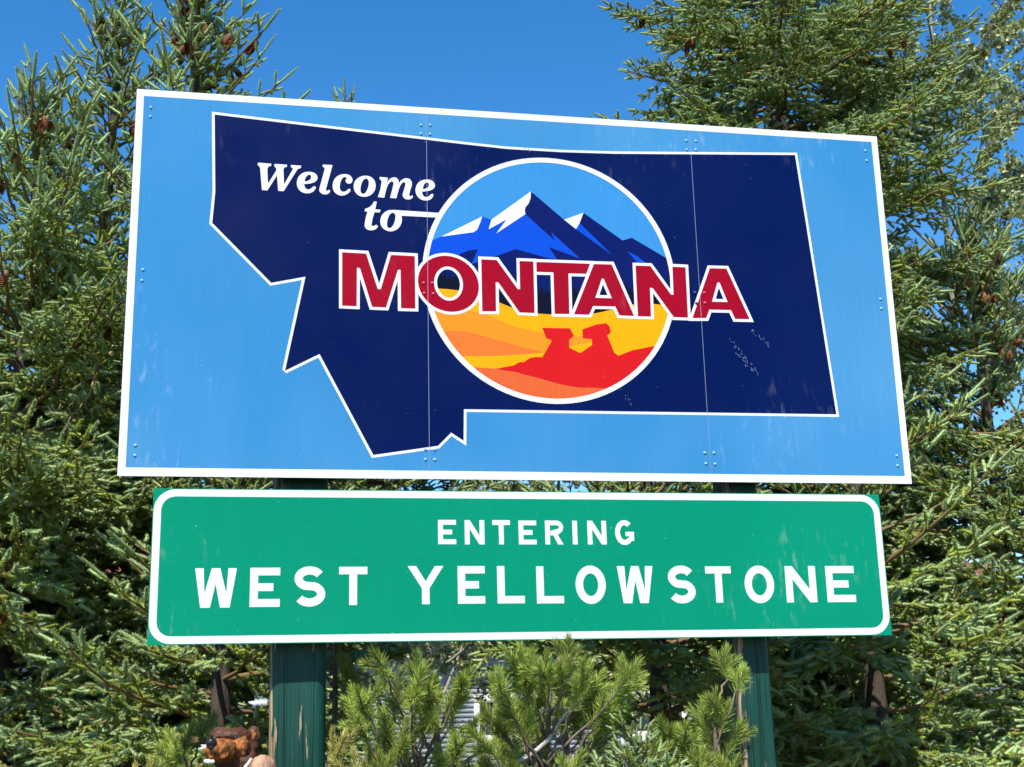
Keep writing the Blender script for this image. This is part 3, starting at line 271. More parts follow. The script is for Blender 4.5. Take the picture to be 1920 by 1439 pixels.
# ---- blue welcome sign
ZT, ZB = 3.9887, 2.412
SIGN = thing_at('welcome_sign', (0, 0, ZB), label='large sky blue state welcome sign with a navy map and round mountain emblem', cat='sign')
SX = (-.431, .720)
px = [-1.6, SX[0], SX[1], 1.6]
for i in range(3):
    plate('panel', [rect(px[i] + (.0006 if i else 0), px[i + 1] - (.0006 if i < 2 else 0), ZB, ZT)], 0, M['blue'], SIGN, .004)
Y0 = -.004
bw = .0285
plate('border', [rect(-1.6, 1.6, ZB, ZT), rect(-1.6 + bw, 1.6 - bw, ZB + bw + .004, ZT - bw)], Y0 - .0004, M['white'], SIGN, .0008)
mo = plate('map_outline', [ART['map']], Y0 - .0006, M['white'], SIGN, .0006)
tag(mo, 'white edged outline of the state map')
tag(plate('map', [offset_poly(ART['map'], -.0108)], Y0 - .0014, M['navy'], SIGN, .0006), 'navy state map')
ecx, ecz, er = ART['circle']
circ = lambda r, n=96: [(ecx + r * math.cos(2 * math.pi * i / n), ecz + r * math.sin(2 * math.pi * i / n)) for i in range(n)]
EM = plate('emblem', [circ(er - .012)], Y0 - .0024, M['e_sky'], SIGN, .0008)
tag(EM, 'round emblem of mountains, forest and red rock')
def eplate(name, poly, lay, m):
    p = clip_circle(poly, ecx, ecz, er - .010)
    o = plate(name, [p], Y0 - .0026 - .0005 * lay, m, SIGN, .0004); o.parent = EM
    return o
em = ART['emblem']
eplate('mountain', em['blue'], 1, M['e_blue'])
eplate('mountain_shade', em['navy'], 2, M['e_navy'])
eplate('foothill', em['foothill'], 2.4, M['e_navy']); eplate('crag', em['crag'], 3.3, M['e_navy']); eplate('ridge', em['sliver'], 3, M['e_blue'])
for k in ('snow1', 'snow2', 'snow3'): eplate('snow', em[k], 3, M['white'])
rnd = random.Random(4); fr = []; x = ecx - er - .02        # jagged line of printed treetops
while x < ecx + er + .02:
    base = 3.235 - .055 * (1 - abs((x - ecx) / er)) - .02 * (x - ecx)
    w_ = rnd.uniform(.010, .02); h_ = rnd.uniform(.02, .05)
    fr += [(x, base), (x + w_ * .5, base + h_), (x + w_, base)]; x += w_ * rnd.uniform(.8, 1.2)
eplate('forest', fr + [(ecx + er + .05, 2.9), (ecx - er - .05, 2.9)], 4, M['e_forest'])
eplate('field', em['yellow'], 5, M['e_yellow']); eplate('field_band', em['amber'], 6, M['e_amber']); eplate('field_band', em['amber2'], 6.3, M['e_amber'])
eplate('field_band', em['orange'], 7, M['e_orange']); eplate('field_band', em['coral'], 6.6, M['e_coral']); eplate('red_rock', em['red'], 8, M['e_red'])
o = plate('emblem_ring', [circ(er), circ(er - .0215)], Y0 - .0072, M['white'], SIGN, .0006); o.parent = EM
for lp in ART['welcome']: plate('letter', lp, Y0 - .0080, M['white'], SIGN, .0006)
for i, lp in enumerate(ART['montana']):
    ol = [offset_poly(lp[0], .0123)] + ([offset_poly(lp[1], -.0123)] if len(lp) > 1 else [])
    L_ = plate('letter', lp, Y0 - .0112, M['crimson'], SIGN, .0006)
    b_ = plate('letter_outline', ol, Y0 - .0084 - .0003 * i, M['white'], SIGN, .0002); b_.parent = L_
for sx in SX:                                              # cut edges of the film where the panels meet
    plate('panel_seam', [rect(sx - .0008, sx + .0008, ZB + bw, ZT - bw)], Y0 - .0119, M['seam'], SIGN, .0003)
def dome(r, h, k=10):
    g = Geo(); th = np.arange(k) * 2 * np.pi / k; V = []
    for rr, hh in ((1, 0), (.85, .55), (.45, .93)): V += [(rr * r * math.cos(a), -hh * h, rr * r * math.sin(a)) for a in th]
    V.append((0, -h, 0))
    F4 = [(i * k + j, i * k + (j + 1) % k, (i + 1) * k + (j + 1) % k, (i + 1) * k + j) for i in range(2) for j in range(k)]
    g.add(V, F4); g.add(V[2 * k:], [(j, (j + 1) % k, k) for j in range(k)])
    return g
bm_ = {k: dome(.0064, .005).mesh('bolt', [M[k]], True) for k in ('bolt_blue', 'bolt_red', 'bolt_navy')}
for i, (x, z) in enumerate(ART['bolts']):
    kind = 'bolt_red' if i in (10, 11, 12, 13, 23, 25) else ('bolt_navy' if i in (22, 24) else 'bolt_blue')
    link('bolt', bm_[kind], SIGN, (x, Y0 - .0018 if kind != 'bolt_blue' else Y0, z - ZB))
rnd = random.Random(9)
for (x0, z0, x1, z1, n) in ((.84, 3.02, .955, 2.87, 26), (.855, 2.975, .93, 2.885, 16), (.93, 3.07, 1.02, 2.99, 14), (-.02, 3.83, .0, 3.81, 5), (.365, 2.78, .405, 2.715, 9)):   # scrapes in the film
    for k in range(n):
        t = (k + rnd.random()) / n; cx = x0 + (x1 - x0) * t + rnd.gauss(0, .005); cz = z0 + (z1 - z0) * t + rnd.gauss(0, .006)
        l = rnd.uniform(.003, .016); wd = rnd.uniform(.0005, .0018); a = math.atan2(z1 - z0, x1 - x0) + rnd.gauss(0, .25)
        dx, dz = math.cos(a) * l / 2, math.sin(a) * l / 2; nx, nz = -math.sin(a) * wd, math.cos(a) * wd
        plate('scratch', [[(cx - dx, cz - dz), (cx + nx, cz + nz), (cx + dx, cz + dz), (cx - nx, cz - nz)]], Y0 - .0074, M['scratch'], SIGN, .0002)
g = Geo()
for z in (2.50, 3.20, 3.88): g.box((-1.5, .001, z - .045 - ZB), (1.5, .085, z + .045 - ZB))
link('backing_rail', g.mesh('backing_rail', [M['beam']]), SIGN)

# ---- green guide sign
GX0, GX1, GZ0, GZ1 = -1.4665, 1.4455, 1.7915, 2.3665
GS = thing_at('guide_sign', (0, 0, GZ0), label='long green town entrance sign with white lettering and rounded white border', cat='sign')
plate('panel', [rect(GX0, GX1, GZ0, GZ1)], 0, M['green'], GS, .004)
bi = .030
plate('border', [rrect(GX0 + .003, GX1 - .003, GZ0 + .003, GZ1 - .003, .078), rrect(GX0 + bi, GX1 - bi, GZ0 + bi, GZ1 - bi, .052)], Y0 - .0005, M['white'], GS, .0008)
def arc(cx, cz, rx, rz, a0, a1, n=14): return [(cx + rx * math.cos(R(a0 + (a1 - a0) * i / n)), cz + rz * math.sin(R(a0 + (a1 - a0) * i / n))) for i in range(n + 1)]
def stroke(path, wd):
    """thick line along a path given in real units"""
    p = np.array(path); t = np.gradient(p, axis=0); t /= np.linalg.norm(t, axis=1)[:, None]; n = np.c_[-t[:, 1], t[:, 0]] * wd / 2
    return [tuple(a) for a in p + n] + [tuple(a) for a in (p - n)[::-1]]
def glyph(ch, x0, x1, z0, z1):
    """highway lettering inside a box; returns loops"""
    H = z1 - z0; W = x1 - x0; s = H * .205; h = s * .97
    f = lambda pts: [(x0 + a, z0 + b) for a, b in pts]
    if ch == 'E': return [f([(0, 0), (W, 0), (W, h), (s, h), (s, H / 2 - h * .5), (W * .78, H / 2 - h * .5), (W * .78, H / 2 + h * .5), (s, H / 2 + h * .5), (s, H - h), (W, H - h), (W, H), (0, H)])]
    if ch == 'L': return [f([(0, 0), (W, 0), (W, h), (s, h), (s, H), (0, H)])]
    if ch == 'T': return [f([(W / 2 - s / 2, 0), (W / 2 + s / 2, 0), (W / 2 + s / 2, H - h), (W, H - h), (W, H), (0, H), (0, H - h), (W / 2 - s / 2, H - h)])]
    if ch == 'I': return [f([(0, 0), (W, 0), (W, H), (0, H)])]
    if ch == 'N': return [f([(0, 0), (s, 0), (s, H * .64), (W - s * 1.05, 0), (W, 0), (W, H), (W - s, H), (W - s, H * .36), (s * 1.05, H), (0, H)])]
    if ch == 'W':
        b = s * 1.05
        return [f([(W * .15, 0), (W * .15 + b * 1.12, 0), (W * .5, H * .60), (W * .85 - b * 1.12, 0), (W * .85, 0), (W, H), (W - b, H), (W * .79 - b * .15, H * .36), (W * .5 + b * .5, H), (W * .5 - b * .5, H), (W * .21 + b * .15, H * .36), (b, H), (0, H)])]
    if ch == 'Y': return [f([(W / 2 - s / 2, 0), (W / 2 + s / 2, 0), (W / 2 + s / 2, H * .42), (W, H), (W - s * 1.12, H), (W / 2, H * .60), (s * 1.12, H), (0, H), (W / 2 - s / 2, H * .42)])]
    if ch == 'O': return [f(arc(W / 2, H / 2, W / 2, H / 2, 0, 352, 44)), f(arc(W / 2, H / 2, W / 2 - s, H / 2 - s, 0, 352, 44))]
    if ch == 'S':
        r = s / 2; a = H - s; top = arc(W / 2, H - r - a * .25, W / 2 - r * 1.1, a * .25, 28, 245, 18); bot = arc(W / 2, r + a * .26, W / 2 - r, a * .26, 65, -150, 18)
        return [f(stroke(top + bot, s))]
    if ch == 'G':
        r = s / 2; p = arc(W / 2, H / 2, W / 2 - r, H / 2 - r, 48, 318, 26) 
        return [f(stroke(p, s)), ] + [f([(W * .55, H * .53), (W * .55, H * .53 - h * .9), (W - s * .98, H * .53 - h * .9), (W - s * .98, H * .16), (W, H * .16), (W, H * .53)])]
    if ch == 'R':
        r = H * .285
        o1 = [(0, 0), (s, 0), (s, H * .38), (W * .45, H * .38), (W - s * 1.15, 0), (W, 0), (W * .70, H * .40)] + arc(W - r, H - r, r, r, -62, 90, 12) + [(0, H)]
        return [f(o1), f([(s, H * .56)] + arc(W - r * 1.02, H * .72, r * .42, H * .085 * 1.9 / 2, -90, 90, 8) + [(s, H * .72 + H * .085 * 1.9 / 2)])]
for q in ART['guide']:
    lo = glyph(q[0], *q[1:])
    if q[0] == 'G':
        a = plate('letter', lo[:1], Y0 - .0004, M['white'], GS, .0006)
        b = plate('letter_bar', lo[1:], Y0 - .0007, M['white'], GS, .0006); b.parent = a
    else: plate('letter', lo, Y0 - .0004, M['white'], GS, .0006)
g = Geo()
for z in (1.90, 2.26): g.box((GX0 + .08, .001, z - .04 - GZ0), (GX1 - .08, .085, z + .04 - GZ0))
link('backing_rail', g.mesh('backing_rail', [M['beam']]), GS)

# ------------------------------------------------------------------ ground, posts
def gz(x, y):
    """ground height: a low planted mound under the sign, falling away behind"""
    d = math.hypot((x - .3) / 4.5, (y - .6) / 2.6)
    return .62 * math.exp(-d ** 2 * 1.1) - .45 * (1 / (1 + math.exp(-(y - 8) / 1.6)))
GR = bpy.data.materials.new('dry_lawn'); GR.use_nodes = True
t = GR.node_tree; N = t.nodes; L = t.links; b = N['Principled BSDF']; b.inputs['Roughness'].default_value = .95
tc = N.new('ShaderNodeTexCoord'); n1 = N.new('ShaderNodeTexNoise'); n1.inputs['Scale'].default_value = .35; n1.inputs['Detail'].default_value = 9
n2 = N.new('ShaderNodeTexNoise'); n2.inputs['Scale'].default_value = 45; n2.inputs['Detail'].default_value = 4
L.new(tc.outputs['Object'], n1.inputs['Vector']); L.new(tc.outputs['Object'], n2.inputs['Vector'])
cr = N.new('ShaderNodeValToRGB'); cr.color_ramp.elements[0].color = (.035, .055, .016, 1); cr.color_ramp.elements[1].color = (.13, .105, .055, 1)
ad = N.new('ShaderNodeMath'); ad.operation = 'MULTIPLY_ADD'; ad.inputs[1].default_value = .6; L.new(n2.outputs[0], ad.inputs[0]); 
hf = N.new('ShaderNodeMath'); hf.operation = 'MULTIPLY'; hf.inputs[1].default_value = .5; L.new(n1.outputs[0], hf.inputs[0]); L.new(hf.outputs[0], ad.inputs[2])
L.new(ad.outputs[0], cr.inputs[0]); L.new(cr.outputs[0], b.inputs['Base Color'])
bp = N.new('ShaderNodeBump'); bp.inputs['Strength'].default_value = .6; bp.inputs['Distance'].default_value = .03; L.new(n2.outputs[0], bp.inputs['Height']); L.new(bp.outputs[0], b.inputs['Normal'])
ax = np.concatenate([-np.geomspace(900, 14, 22), np.linspace(-13, 13, 66), np.geomspace(14, 900, 22)])
nx = len(ax); XX, YY = np.meshgrid(ax, ax + 2)
ZZ = np.vectorize(gz)(XX, YY)
F = [[j * nx + i, j * nx + i + 1, (j + 1) * nx + i + 1, (j + 1) * nx + i] for j in range(nx - 1) for i in range(nx - 1)]
g = Geo(); g.add(np.stack([XX, YY, ZZ], -1).reshape(-1, 3), F)
tag(link('ground', g.mesh('ground', [GR], True)), kind='structure')

def post_paint(hx, hy):
    m = bpy.data.materials.new('weathered_green_paint'); m.use_nodes = True; t = m.node_tree; N = t.nodes; L = t.links; b = N['Principled BSDF']
    b.inputs['Roughness'].default_value = .5; b.inputs['Specular IOR Level'].default_value = .3
    tc = N.new('ShaderNodeTexCoord')
    def nz(scale, sc, det=5):
        mp = N.new('ShaderNodeMapping'); mp.inputs['Scale'].default_value = sc; L.new(tc.outputs['Object'], mp.inputs[0])
        n = N.new('ShaderNodeTexNoise'); n.inputs['Scale'].default_value = scale; n.inputs['Detail'].default_value = det; L.new(mp.outputs[0], n.inputs['Vector']); return n.outputs[0]
    def rng(x, lo, hi, a=0, c=1):
        r = N.new('ShaderNodeMapRange'); L.new(x, r.inputs[0])
        for i, q in enumerate((lo, hi, a, c)): r.inputs[i + 1].default_value = q
        return r.outputs[0]
    def mix(f, a, c):
        q = N.new('ShaderNodeMix'); q.data_type = 'RGBA'; L.new(f, q.inputs[0])
        for i, z in ((6, a), (7, c)):
            if isinstance(z, tuple): q.inputs[i].default_value = z + (1,)
            else: L.new(z, q.inputs[i])
        return q.outputs[2]
    grain = nz(16, (6, 6, .35), 6)
    wood = mix(rng(grain, .35, .65), (.16, .10, .055), (.38, .28, .17))
    paint = mix(rng(nz(5, (2, 2, .5)), .3, .7), (.002, .034, .024), (.006, .056, .040))
    # paint has peeled off mostly along the weathered left arris
    sx = N.new('ShaderNodeSeparateXYZ'); L.new(tc.outputs['Object'], sx.inputs[0])
    edge = rng(sx.outputs[0], -hx * .55, -hx * .98, 0, .23)
    ef = N.new('ShaderNodeMath'); ef.operation = 'MULTIPLY'; L.new(edge, ef.inputs[0]); L.new(rng(sx.outputs[1], -hy * .45, -hy * .75), ef.inputs[1]); edge = ef.outputs[0]
    pe = N.new('ShaderNodeMath'); pe.operation = 'ADD'; L.new(nz(9, (5, 5, .55), 6), pe.inputs[0]); L.new(edge, pe.inputs[1])
    peel = rng(pe.outputs[0], .64, .665)
    col = mix(peel, paint, wood)
    crack = rng(nz(6, (9, 9, .045), 1), .486, .5, 0, 1); crack2 = rng(nz(6, (9, 9, .045), 1), .514, .5, 0, 1)
    ck = N.new('ShaderNodeMath'); ck.operation = 'MULTIPLY'; L.new(crack, ck.inputs[0]); L.new(crack2, ck.inputs[1])
    L.new(mix(ck.outputs[0], col, (.004, .012, .010)), b.inputs['Base Color'])
    h = N.new('ShaderNodeMath'); h.operation = 'SUBTRACT'; L.new(grain, h.inputs[0])
    cm = N.new('ShaderNodeMath'); cm.operation = 'MULTIPLY_ADD'; cm.inputs[1].default_value = 2; L.new(ck.outputs[0], cm.inputs[0]); L.new(peel, cm.inputs[2]); L.new(cm.outputs[0], h.inputs[1])
    bp = N.new('ShaderNodeBump'); bp.inputs['Strength'].default_value = .55; bp.inputs['Distance'].default_value = .004; L.new(h.outputs[0], bp.inputs['Height']); L.new(bp.outputs[0], b.inputs['Normal'])
    return m
def post(x, y0, wx, wy, ch, seed, label, sag):
    z0 = gz(x, y0 + wy / 2) - .25; z1 = 3.93; r = random.Random(seed)
    root = empty('sign_post', (x, y0 + wy / 2, z0), label=label, cat='post', group='posts carrying the two signs')
    hx, hy = wx / 2, wy / 2; prof = []
    for cx, cy, a in ((hx - ch, -hy + ch, -90), (hx - ch, hy - ch, 0), (-hx + ch, hy - ch, 90), (-hx + ch, -hy + ch, 180)):
        prof += [(cx + ch * math.cos(R(a + 90 * i / 5)), cy + ch * math.sin(R(a + 90 * i / 5))) for i in range(6)]
    k = len(prof); V = []; nz = 60
    for j in range(nz + 1):
        z = (z1 - z0) * j / nz
        for i, (a, c) in enumerate(prof):
            q = 1 + .012 * math.sin(z * 5 + i) + r.uniform(-.006, .006)
            V.append((a * q + sag * math.sin(z * 1.1), c * q, z))
    F = [(j * k + i, j * k + (i + 1) % k, (j + 1) * k + (i + 1) % k, (j + 1) * k + i) for j in range(nz) for i in range(k)]
    g = Geo(); g.add(V, F); top = nz * k; g.add([V[top + i] for i in range(k)] + [(0, 0, z1 - z0)], [(i, (i + 1) % k, k) for i in range(k)])
    link('timber', g.mesh('timber', [post_paint(hx, hy)], True), root)
    d = dome(.011, .008); d.box((-.016, -.002, -.016), (.016, 0, .016)); bm2 = d.mesh('bolt', [M['steel']], True)
    for z in (1.90, 2.26, 2.50, 3.20, 3.88): link('bolt', bm2, root, (0.02, -hy - .002, z - z0))
post(-.922, .088, .212, .21, .045, 3, 'thick green painted timber post beside the carved bear', .003)
post(.885, .088, .140, .17, .022, 5, 'slimmer green painted timber post with a peeled bare wood edge', -.002)

# ------------------------------------------------------------------ grey house behind the trees
M['siding'] = mat('grey_painted_siding', (.27, .29, .315), .8, .15, var=(3, .12, (.4, 1, 3)), objvar=.06)
M['trim'] = mat('white_trim', (.6, .6, .58), .6, .3, var=(5, .06))
M['glass'] = mat('dark_window_glass', (.015, .02, .025), .06, .6)
M['curtain'] = mat('pale_curtain', (.45, .45, .43), .9, .1, var=(9, .15, (8, 1, .3)))
M['shingle'] = mat('brown_red_shingle', (.14, .055, .035), .9, .2, var=(14, .35), objvar=.12)
HY = 17.0; hx0, hx1, hz0, hz1 = -7.5, 13.0, -.5, 3.0
HS = empty('house', (2.5, HY, hz0), label='pale grey lap sided house seen in glimpses through the trees', cat='house')
g = Geo(); g.box((hx0 - 2.5, .05, 0), (hx1 - 2.5, 6, hz1 - hz0)); link('wall', g.mesh('wall', [M['siding']]), HS)
g = Geo(); ex = .078; hw = (hx1 - hx0) / 2
g.add([(-hw, -.006, 0), (hw, -.006, 0), (hw, .004, ex + .02), (-hw, .004, ex + .02), (-hw, .05, 0), (hw, .05, 0), (hw, .05, ex + .02), (-hw, .05, ex + .02)],
      [(0, 1, 2, 3), (4, 5, 1, 0), (3, 2, 6, 7), (0, 3, 7, 4), (5, 6, 2, 1)])
sb = g.mesh('siding_board', [M['siding']])
for i in range(int((hz1 - hz0) / ex)): link('siding_board', sb, HS, ((hx0 + hx1) / 2 - 2.5, 0, i * ex + .01))
def window(xc, z0, wd, ht):
    g = Geo(); f = .09
    for lo, hi in (((-wd / 2 - f, -.05, -f), (wd / 2 + f, .03, 0)), ((-wd / 2 - f, -.05, ht), (wd / 2 + f, .03, ht + f * 1.3)), ((-wd / 2 - f, -.048, .001), (-wd / 2, .03, ht - .001)), ((wd / 2, -.048, .001), (wd / 2 + f, .03, ht - .001)), ((-.02, -.04, .001), (.02, .02, ht - .001))): g.box(lo, hi)
    wo = link('window', g.mesh('window_frame', [M['trim']]), HS, (xc - 2.5, 0, z0 - hz0))
    g = Geo(); g.box((-wd / 2, -.016, 0), (wd / 2, -.013, ht)); link('pane', g.mesh('pane', [M['glass']]), wo)
    g = Geo(); g.box((-wd / 2 + .02, -.0185, 0), (-.04, -.0165, ht * .55)); link('blind', g.mesh('blind', [M['curtain']]), wo)
for u in (430, 955, 1225, 1760): window(at(u, 1340, HY)[0], .62, 1.0, 1.15)
RF = Geo(); rp = []
roof = link('roof', None, HS) if False else None
pz = (hz1 - hz0); sl = math.atan2(1.7, 4.2)
g = Geo(); g.add([(hx0 - 3, -.5, pz - .02), (hx1 - 2, -.5, pz - .02), (hx1 - 2, 3.2, pz + 1.48), (hx0 - 3, 3.2, pz + 1.48), (hx0 - 3, 6.9, pz - .02), (hx1 - 2, 6.9, pz - .02)], [(0, 1, 2, 3), (3, 2, 5, 4)])
g.box((hx0 - 3, -.53, pz - .16), (hx1 - 2, -.5, pz + .01))
RO = link('roof', g.mesh('roof', [M['shingle']]), HS)
g = Geo(); nrow = 22; cw = hx1 - hx0 + 1
g.add([(0, 0, 0), (cw, 0, 0), (cw, .2, .081), (0, .2, .081), (0, 0, .018), (cw, 0, .018), (cw, .2, .085), (0, .2, .085)], [(0, 1, 5, 4), (4, 5, 6, 7)])
sh = g.mesh('shingle_course', [M['shingle']])
for i in range(nrow): link('shingle_course', sh, RO, (hx0 - 3, -.52 + i * 3.7 / nrow, pz - .01 + i * 1.5 / nrow))

# ------------------------------------------------------------------ spruce
M['bark'] = mat('spruce_bark', (.065, .050, .040), .95, .1, var=(12, .4, (3, 3, .6)), bump=.8, bscale=30, objvar=.15)
M['twig'] = mat('spruce_twig', (.15, .10, .05), .9, .1)
M['needle'] = mat('spruce_needle', (.225, .285, .048), .5, .35, var=(2.2, .28), objvar=.2, thin=.18)
M['needle_new'] = mat('spruce_young_needle', (.28, .375, .15), .5, .38, var=(2.2, .22), objvar=.18, thin=.18)
M['dead'] = mat('dead_needle', (.33, .20, .10), .9, .1)
rng = np.random.default_rng(7)
def unit(v): return v / (np.linalg.norm(v, axis=-1, keepdims=True) + 1e-12)
def brush(g, P0, D, LN, dens, nl, wd, a0, a1, m, quad=False, core=.0045, cm=None):
    """bottle-brush shoots: needles set all round straight axes"""
    P0 = np.asarray(P0, float); D = unit(np.asarray(D, float)); LN = np.asarray(LN, float)
    cnt = np.maximum(6, (LN * dens).astype(int)); idx = np.repeat(np.arange(len(LN)), cnt); n = len(idx)
    k = np.concatenate([np.arange(c) for c in cnt]); t = (k + rng.random(n)) / cnt[idx]
    d = D[idx]; ref = np.where(np.abs(d[:, 2:3]) < .9, [[0, 0, 1.]], [[1., 0, 0]])
    a = unit(np.cross(d, ref)); b = np.cross(d, a); th = k * 2.39996 + rng.normal(0, .4, n)
    rad = np.cos(th)[:, None] * a + np.sin(th)[:, None] * b
    ang = np.radians(a0 + (a1 - a0) * t ** 2) * rng.normal(1, .14, n)
    nd = d * np.cos(ang)[:, None] + rad * np.sin(ang)[:, None]
    p = P0[idx] + d * (LN[idx] * t)[:, None]
    l = nl * rng.uniform(.75, 1.15, n) * (1 - .25 * t ** 3)
    s = unit(np.cross(nd, d + rng.normal(0, .5, (n, 3)))) * (wd / 2)
    if quad:
        v = np.stack([p - s * .7, p + s * .7, p + nd * (l * .6)[:, None] + s, p + nd * l[:, None] , p + nd * (l * .6)[:, None] - s], 1).reshape(-1, 3)
        q = np.arange(n)[:, None] * 5
        g.add(v, np.concatenate([q + [0, 1, 2], q + [0, 2, 4], q + [4, 2, 3]]), m)
    else:
        v = np.stack([p - s, p + s, p + nd * l[:, None]], 1).reshape(-1, 3); g.add(v, np.arange(n * 3).reshape(-1, 3), m)
    if core:                                       # the leafy stem itself
        ref = np.where(np.abs(D[:, 2:3]) < .9, [[0, 0, 1.]], [[1., 0, 0]]); A = unit(np.cross(D, ref)); B = np.cross(D, A); V = []
        for e, r in ((0, core), (1, core * .6)):
            for j in range(4): V.append(P0 + D * (LN * e)[:, None] + r * (math.cos(j * 1.5708) * A + math.sin(j * 1.5708) * B))
        V = np.stack(V, 1).reshape(-1, 3); q = np.arange(len(LN))[:, None] * 8
        g.add(V, np.concatenate([q + [j, (j + 1) % 4, 4 + (j + 1) % 4, 4 + j] for j in range(4)]), m if cm is None else cm)

def spruce_branch(Lb, style, dead=False):
    """one limb along +X; returns mesh and its axis"""
    g = Geo(); n = 14; s = np.linspace(0, 1, n)
    if style == 'top': z = .10 * Lb * s ** 2
    else: z = Lb * (-.20 * s ** 1.3 + .17 * s ** 3)
    wob = np.cumsum(rng.normal(0, .012 * Lb, n)); wob -= wob[0]
    axis = np.c_[Lb * s, wob, z]
    g.tube(axis, np.linspace(.006 + .010 * Lb, .003, n), 5, 1)
    def axp(q): return np.array([np.interp(q, s, axis[:, i]) for i in range(3)])
    P, D, LN, NEW = [], [], [], []; WP, WD, WL = [], [], []
    def shoot(p, d, l, new): P.append(p); D.append(d); LN.append(l); NEW.append(new)
    def woody(p, d, l): WP.append(p); WD.append(d); WL.append(l)
    def shoots_on(p, d, l, up, lev):
        """leafy twig: its own shoots and the terminal one"""
        d = unit(d); 
        side = unit(np.cross(d, [0, 0, 1.])); step = .036 if style != 'top' else .044
        k = int(l / step)
        for i in range(k):
            q = (i + .5 + rng.uniform(-.3, .3)) / max(k, 1); sg = 1 if i % 2 else -1
            ll = (.042 + .05 * rng.random()) * (1.15 - .35 * q)
            dd = d * .62 + side * sg * rng.uniform(.45, 1.0) + np.array([0, 0, rng.uniform(-.45, .6) + up])
            shoot(p + d * l * q, dd, ll, rng.random() < .25 + .4 * q)
        # needles on the twig itself
        m = max(1, int(l / .1))
        for i in range(m): woody(p + d * l * i / m, d + rng.normal(0, .04, 3), l / m * 1.02)
        shoot(p + d * l * .97, d + np.array([0, 0, up * .4]), rng.uniform(.05, .09), True)
    q = .10 if Lb < .6 else .2; sg = 1
    while q < .97:
        p = axp(q); tx = unit(axp(min(1, q + .02)) - axp(max(0, q - .02)))
        if style == 'top':
            bl = (.05 + .26 * Lb * (1 - q)) * rng.uniform(.6, 1.1); dd = tx * .8 + np.array([0, sg * rng.uniform(.5, .9), rng.uniform(-.1, .55)]); up = .15
        else:
            bl = (.08 + .40 * min(Lb, 1.2) * (1 - q) ** .8) * rng.uniform(.6, 1.1); dd = tx * .75 + np.array([0, sg * rng.uniform(.6, 1), rng.uniform(-.55, .25)]); up = 0
        shoots_on(p, dd, bl, up, 1)
        if bl > .26:
            d1 = unit(dd)
            for e in (.35, .6, .8):
                d2 = d1 * .7 + unit(np.cross(d1, [0, 0, 1.])) * rng.choice([-1, 1]) * .7 + np.array([0, 0, rng.uniform(-.5, .3)])
                shoots_on(p + d1 * bl * e, d2, bl * .45 * rng.uniform(.6, 1.1), up, 2)
        sg = -sg; q += (.055 if style != 'top' else .075) / max(Lb, .35) * rng.uniform(.8, 1.25)
    m = max(2, int(Lb * .75 / .1))
    for i in range(m):
        a_, b_ = axp(.25 + .75 * i / m), axp(.25 + .75 * (i + 1) / m)
        woody(a_, b_ - a_, np.linalg.norm(b_ - a_))
    shoot(axp(1), axp(1) - axp(.93), .09 + (.05 if style == 'top' else 0), True)
    P, D, LN, NEW = map(np.array, (P, D, LN, NEW)); NEW = NEW.astype(bool)
    if dead:
        keep = rng.random(len(P)) < .55; brush(g, P[keep], D[keep], LN[keep], 260, .010, .0022, 60, 30, 0, core=.0022, cm=1)
        return g.mesh('dead_branch', [M['dead'], M['dead']]), axis
    for sel, mi in ((~NEW, 0), (NEW, 2)):
        if sel.any(): brush(g, P[sel], D[sel], LN[sel], 1250, .0205, .0042, 72, 38, mi, core=.0105)
    brush(g, np.array(WP), np.array(WD), np.array(WL), 620, .016, .0036, 66, 45, 0, core=.0042, cm=1)
    return g.mesh('spruce_branch', [M['needle'], M['twig'], M['needle_new']]), axis
CLS = (.3, .5, .8, 1.15, 1.6)
BR = {}
for Lb in CLS:
    for sty in ('top', 'body'):
        if sty == 'top' and Lb > 1.0: continue
        BR[(Lb, sty)] = [spruce_branch(Lb, sty) for _ in range(3 if Lb < 1.5 else 2)]
DEADB = spruce_branch(.8, 'body', True)
# a cone: overlapping scales on a tapered body
g = Geo(); k = 9; rows = 9
for j in range(rows):
    q = (j + .5) / rows; r0 = .0125 * math.sin(math.pi * min(1, .12 + .86 * q)) ** .7; zz = -.066 * q
    for i in range(k):
        a = 2 * math.pi * (i + .5 * (j % 2)) / k; ca, sa = math.cos(a), math.sin(a); w_ = r0 * .8
        tx, ty = -sa, ca
        g.add([(ca * r0 * .5 - tx * w_ * .5, sa * r0 * .5 - ty * w_ * .5, zz + .004), (ca * r0 * .5 + tx * w_ * .5, sa * r0 * .5 + ty * w_ * .5, zz + .004),
               (ca * (r0 + .003) + tx * w_ * .45, sa * (r0 + .003) + ty * w_ * .45, zz - .007), (ca * (r0 + .003) - tx * w_ * .45, sa * (r0 + .003) - ty * w_ * .45, zz - .007)], [(0, 1, 2, 3)])
g.tube([(0, 0, .004), (0, 0, -.01), (0, 0, -.035), (0, 0, -.066)], [.003, .008, .010, .003], 7)
M['cone'] = mat('cone_scales', (.22, .078, .032), .7, .25, objvar=.35)
CONE = g.mesh('cone', [M['cone']])

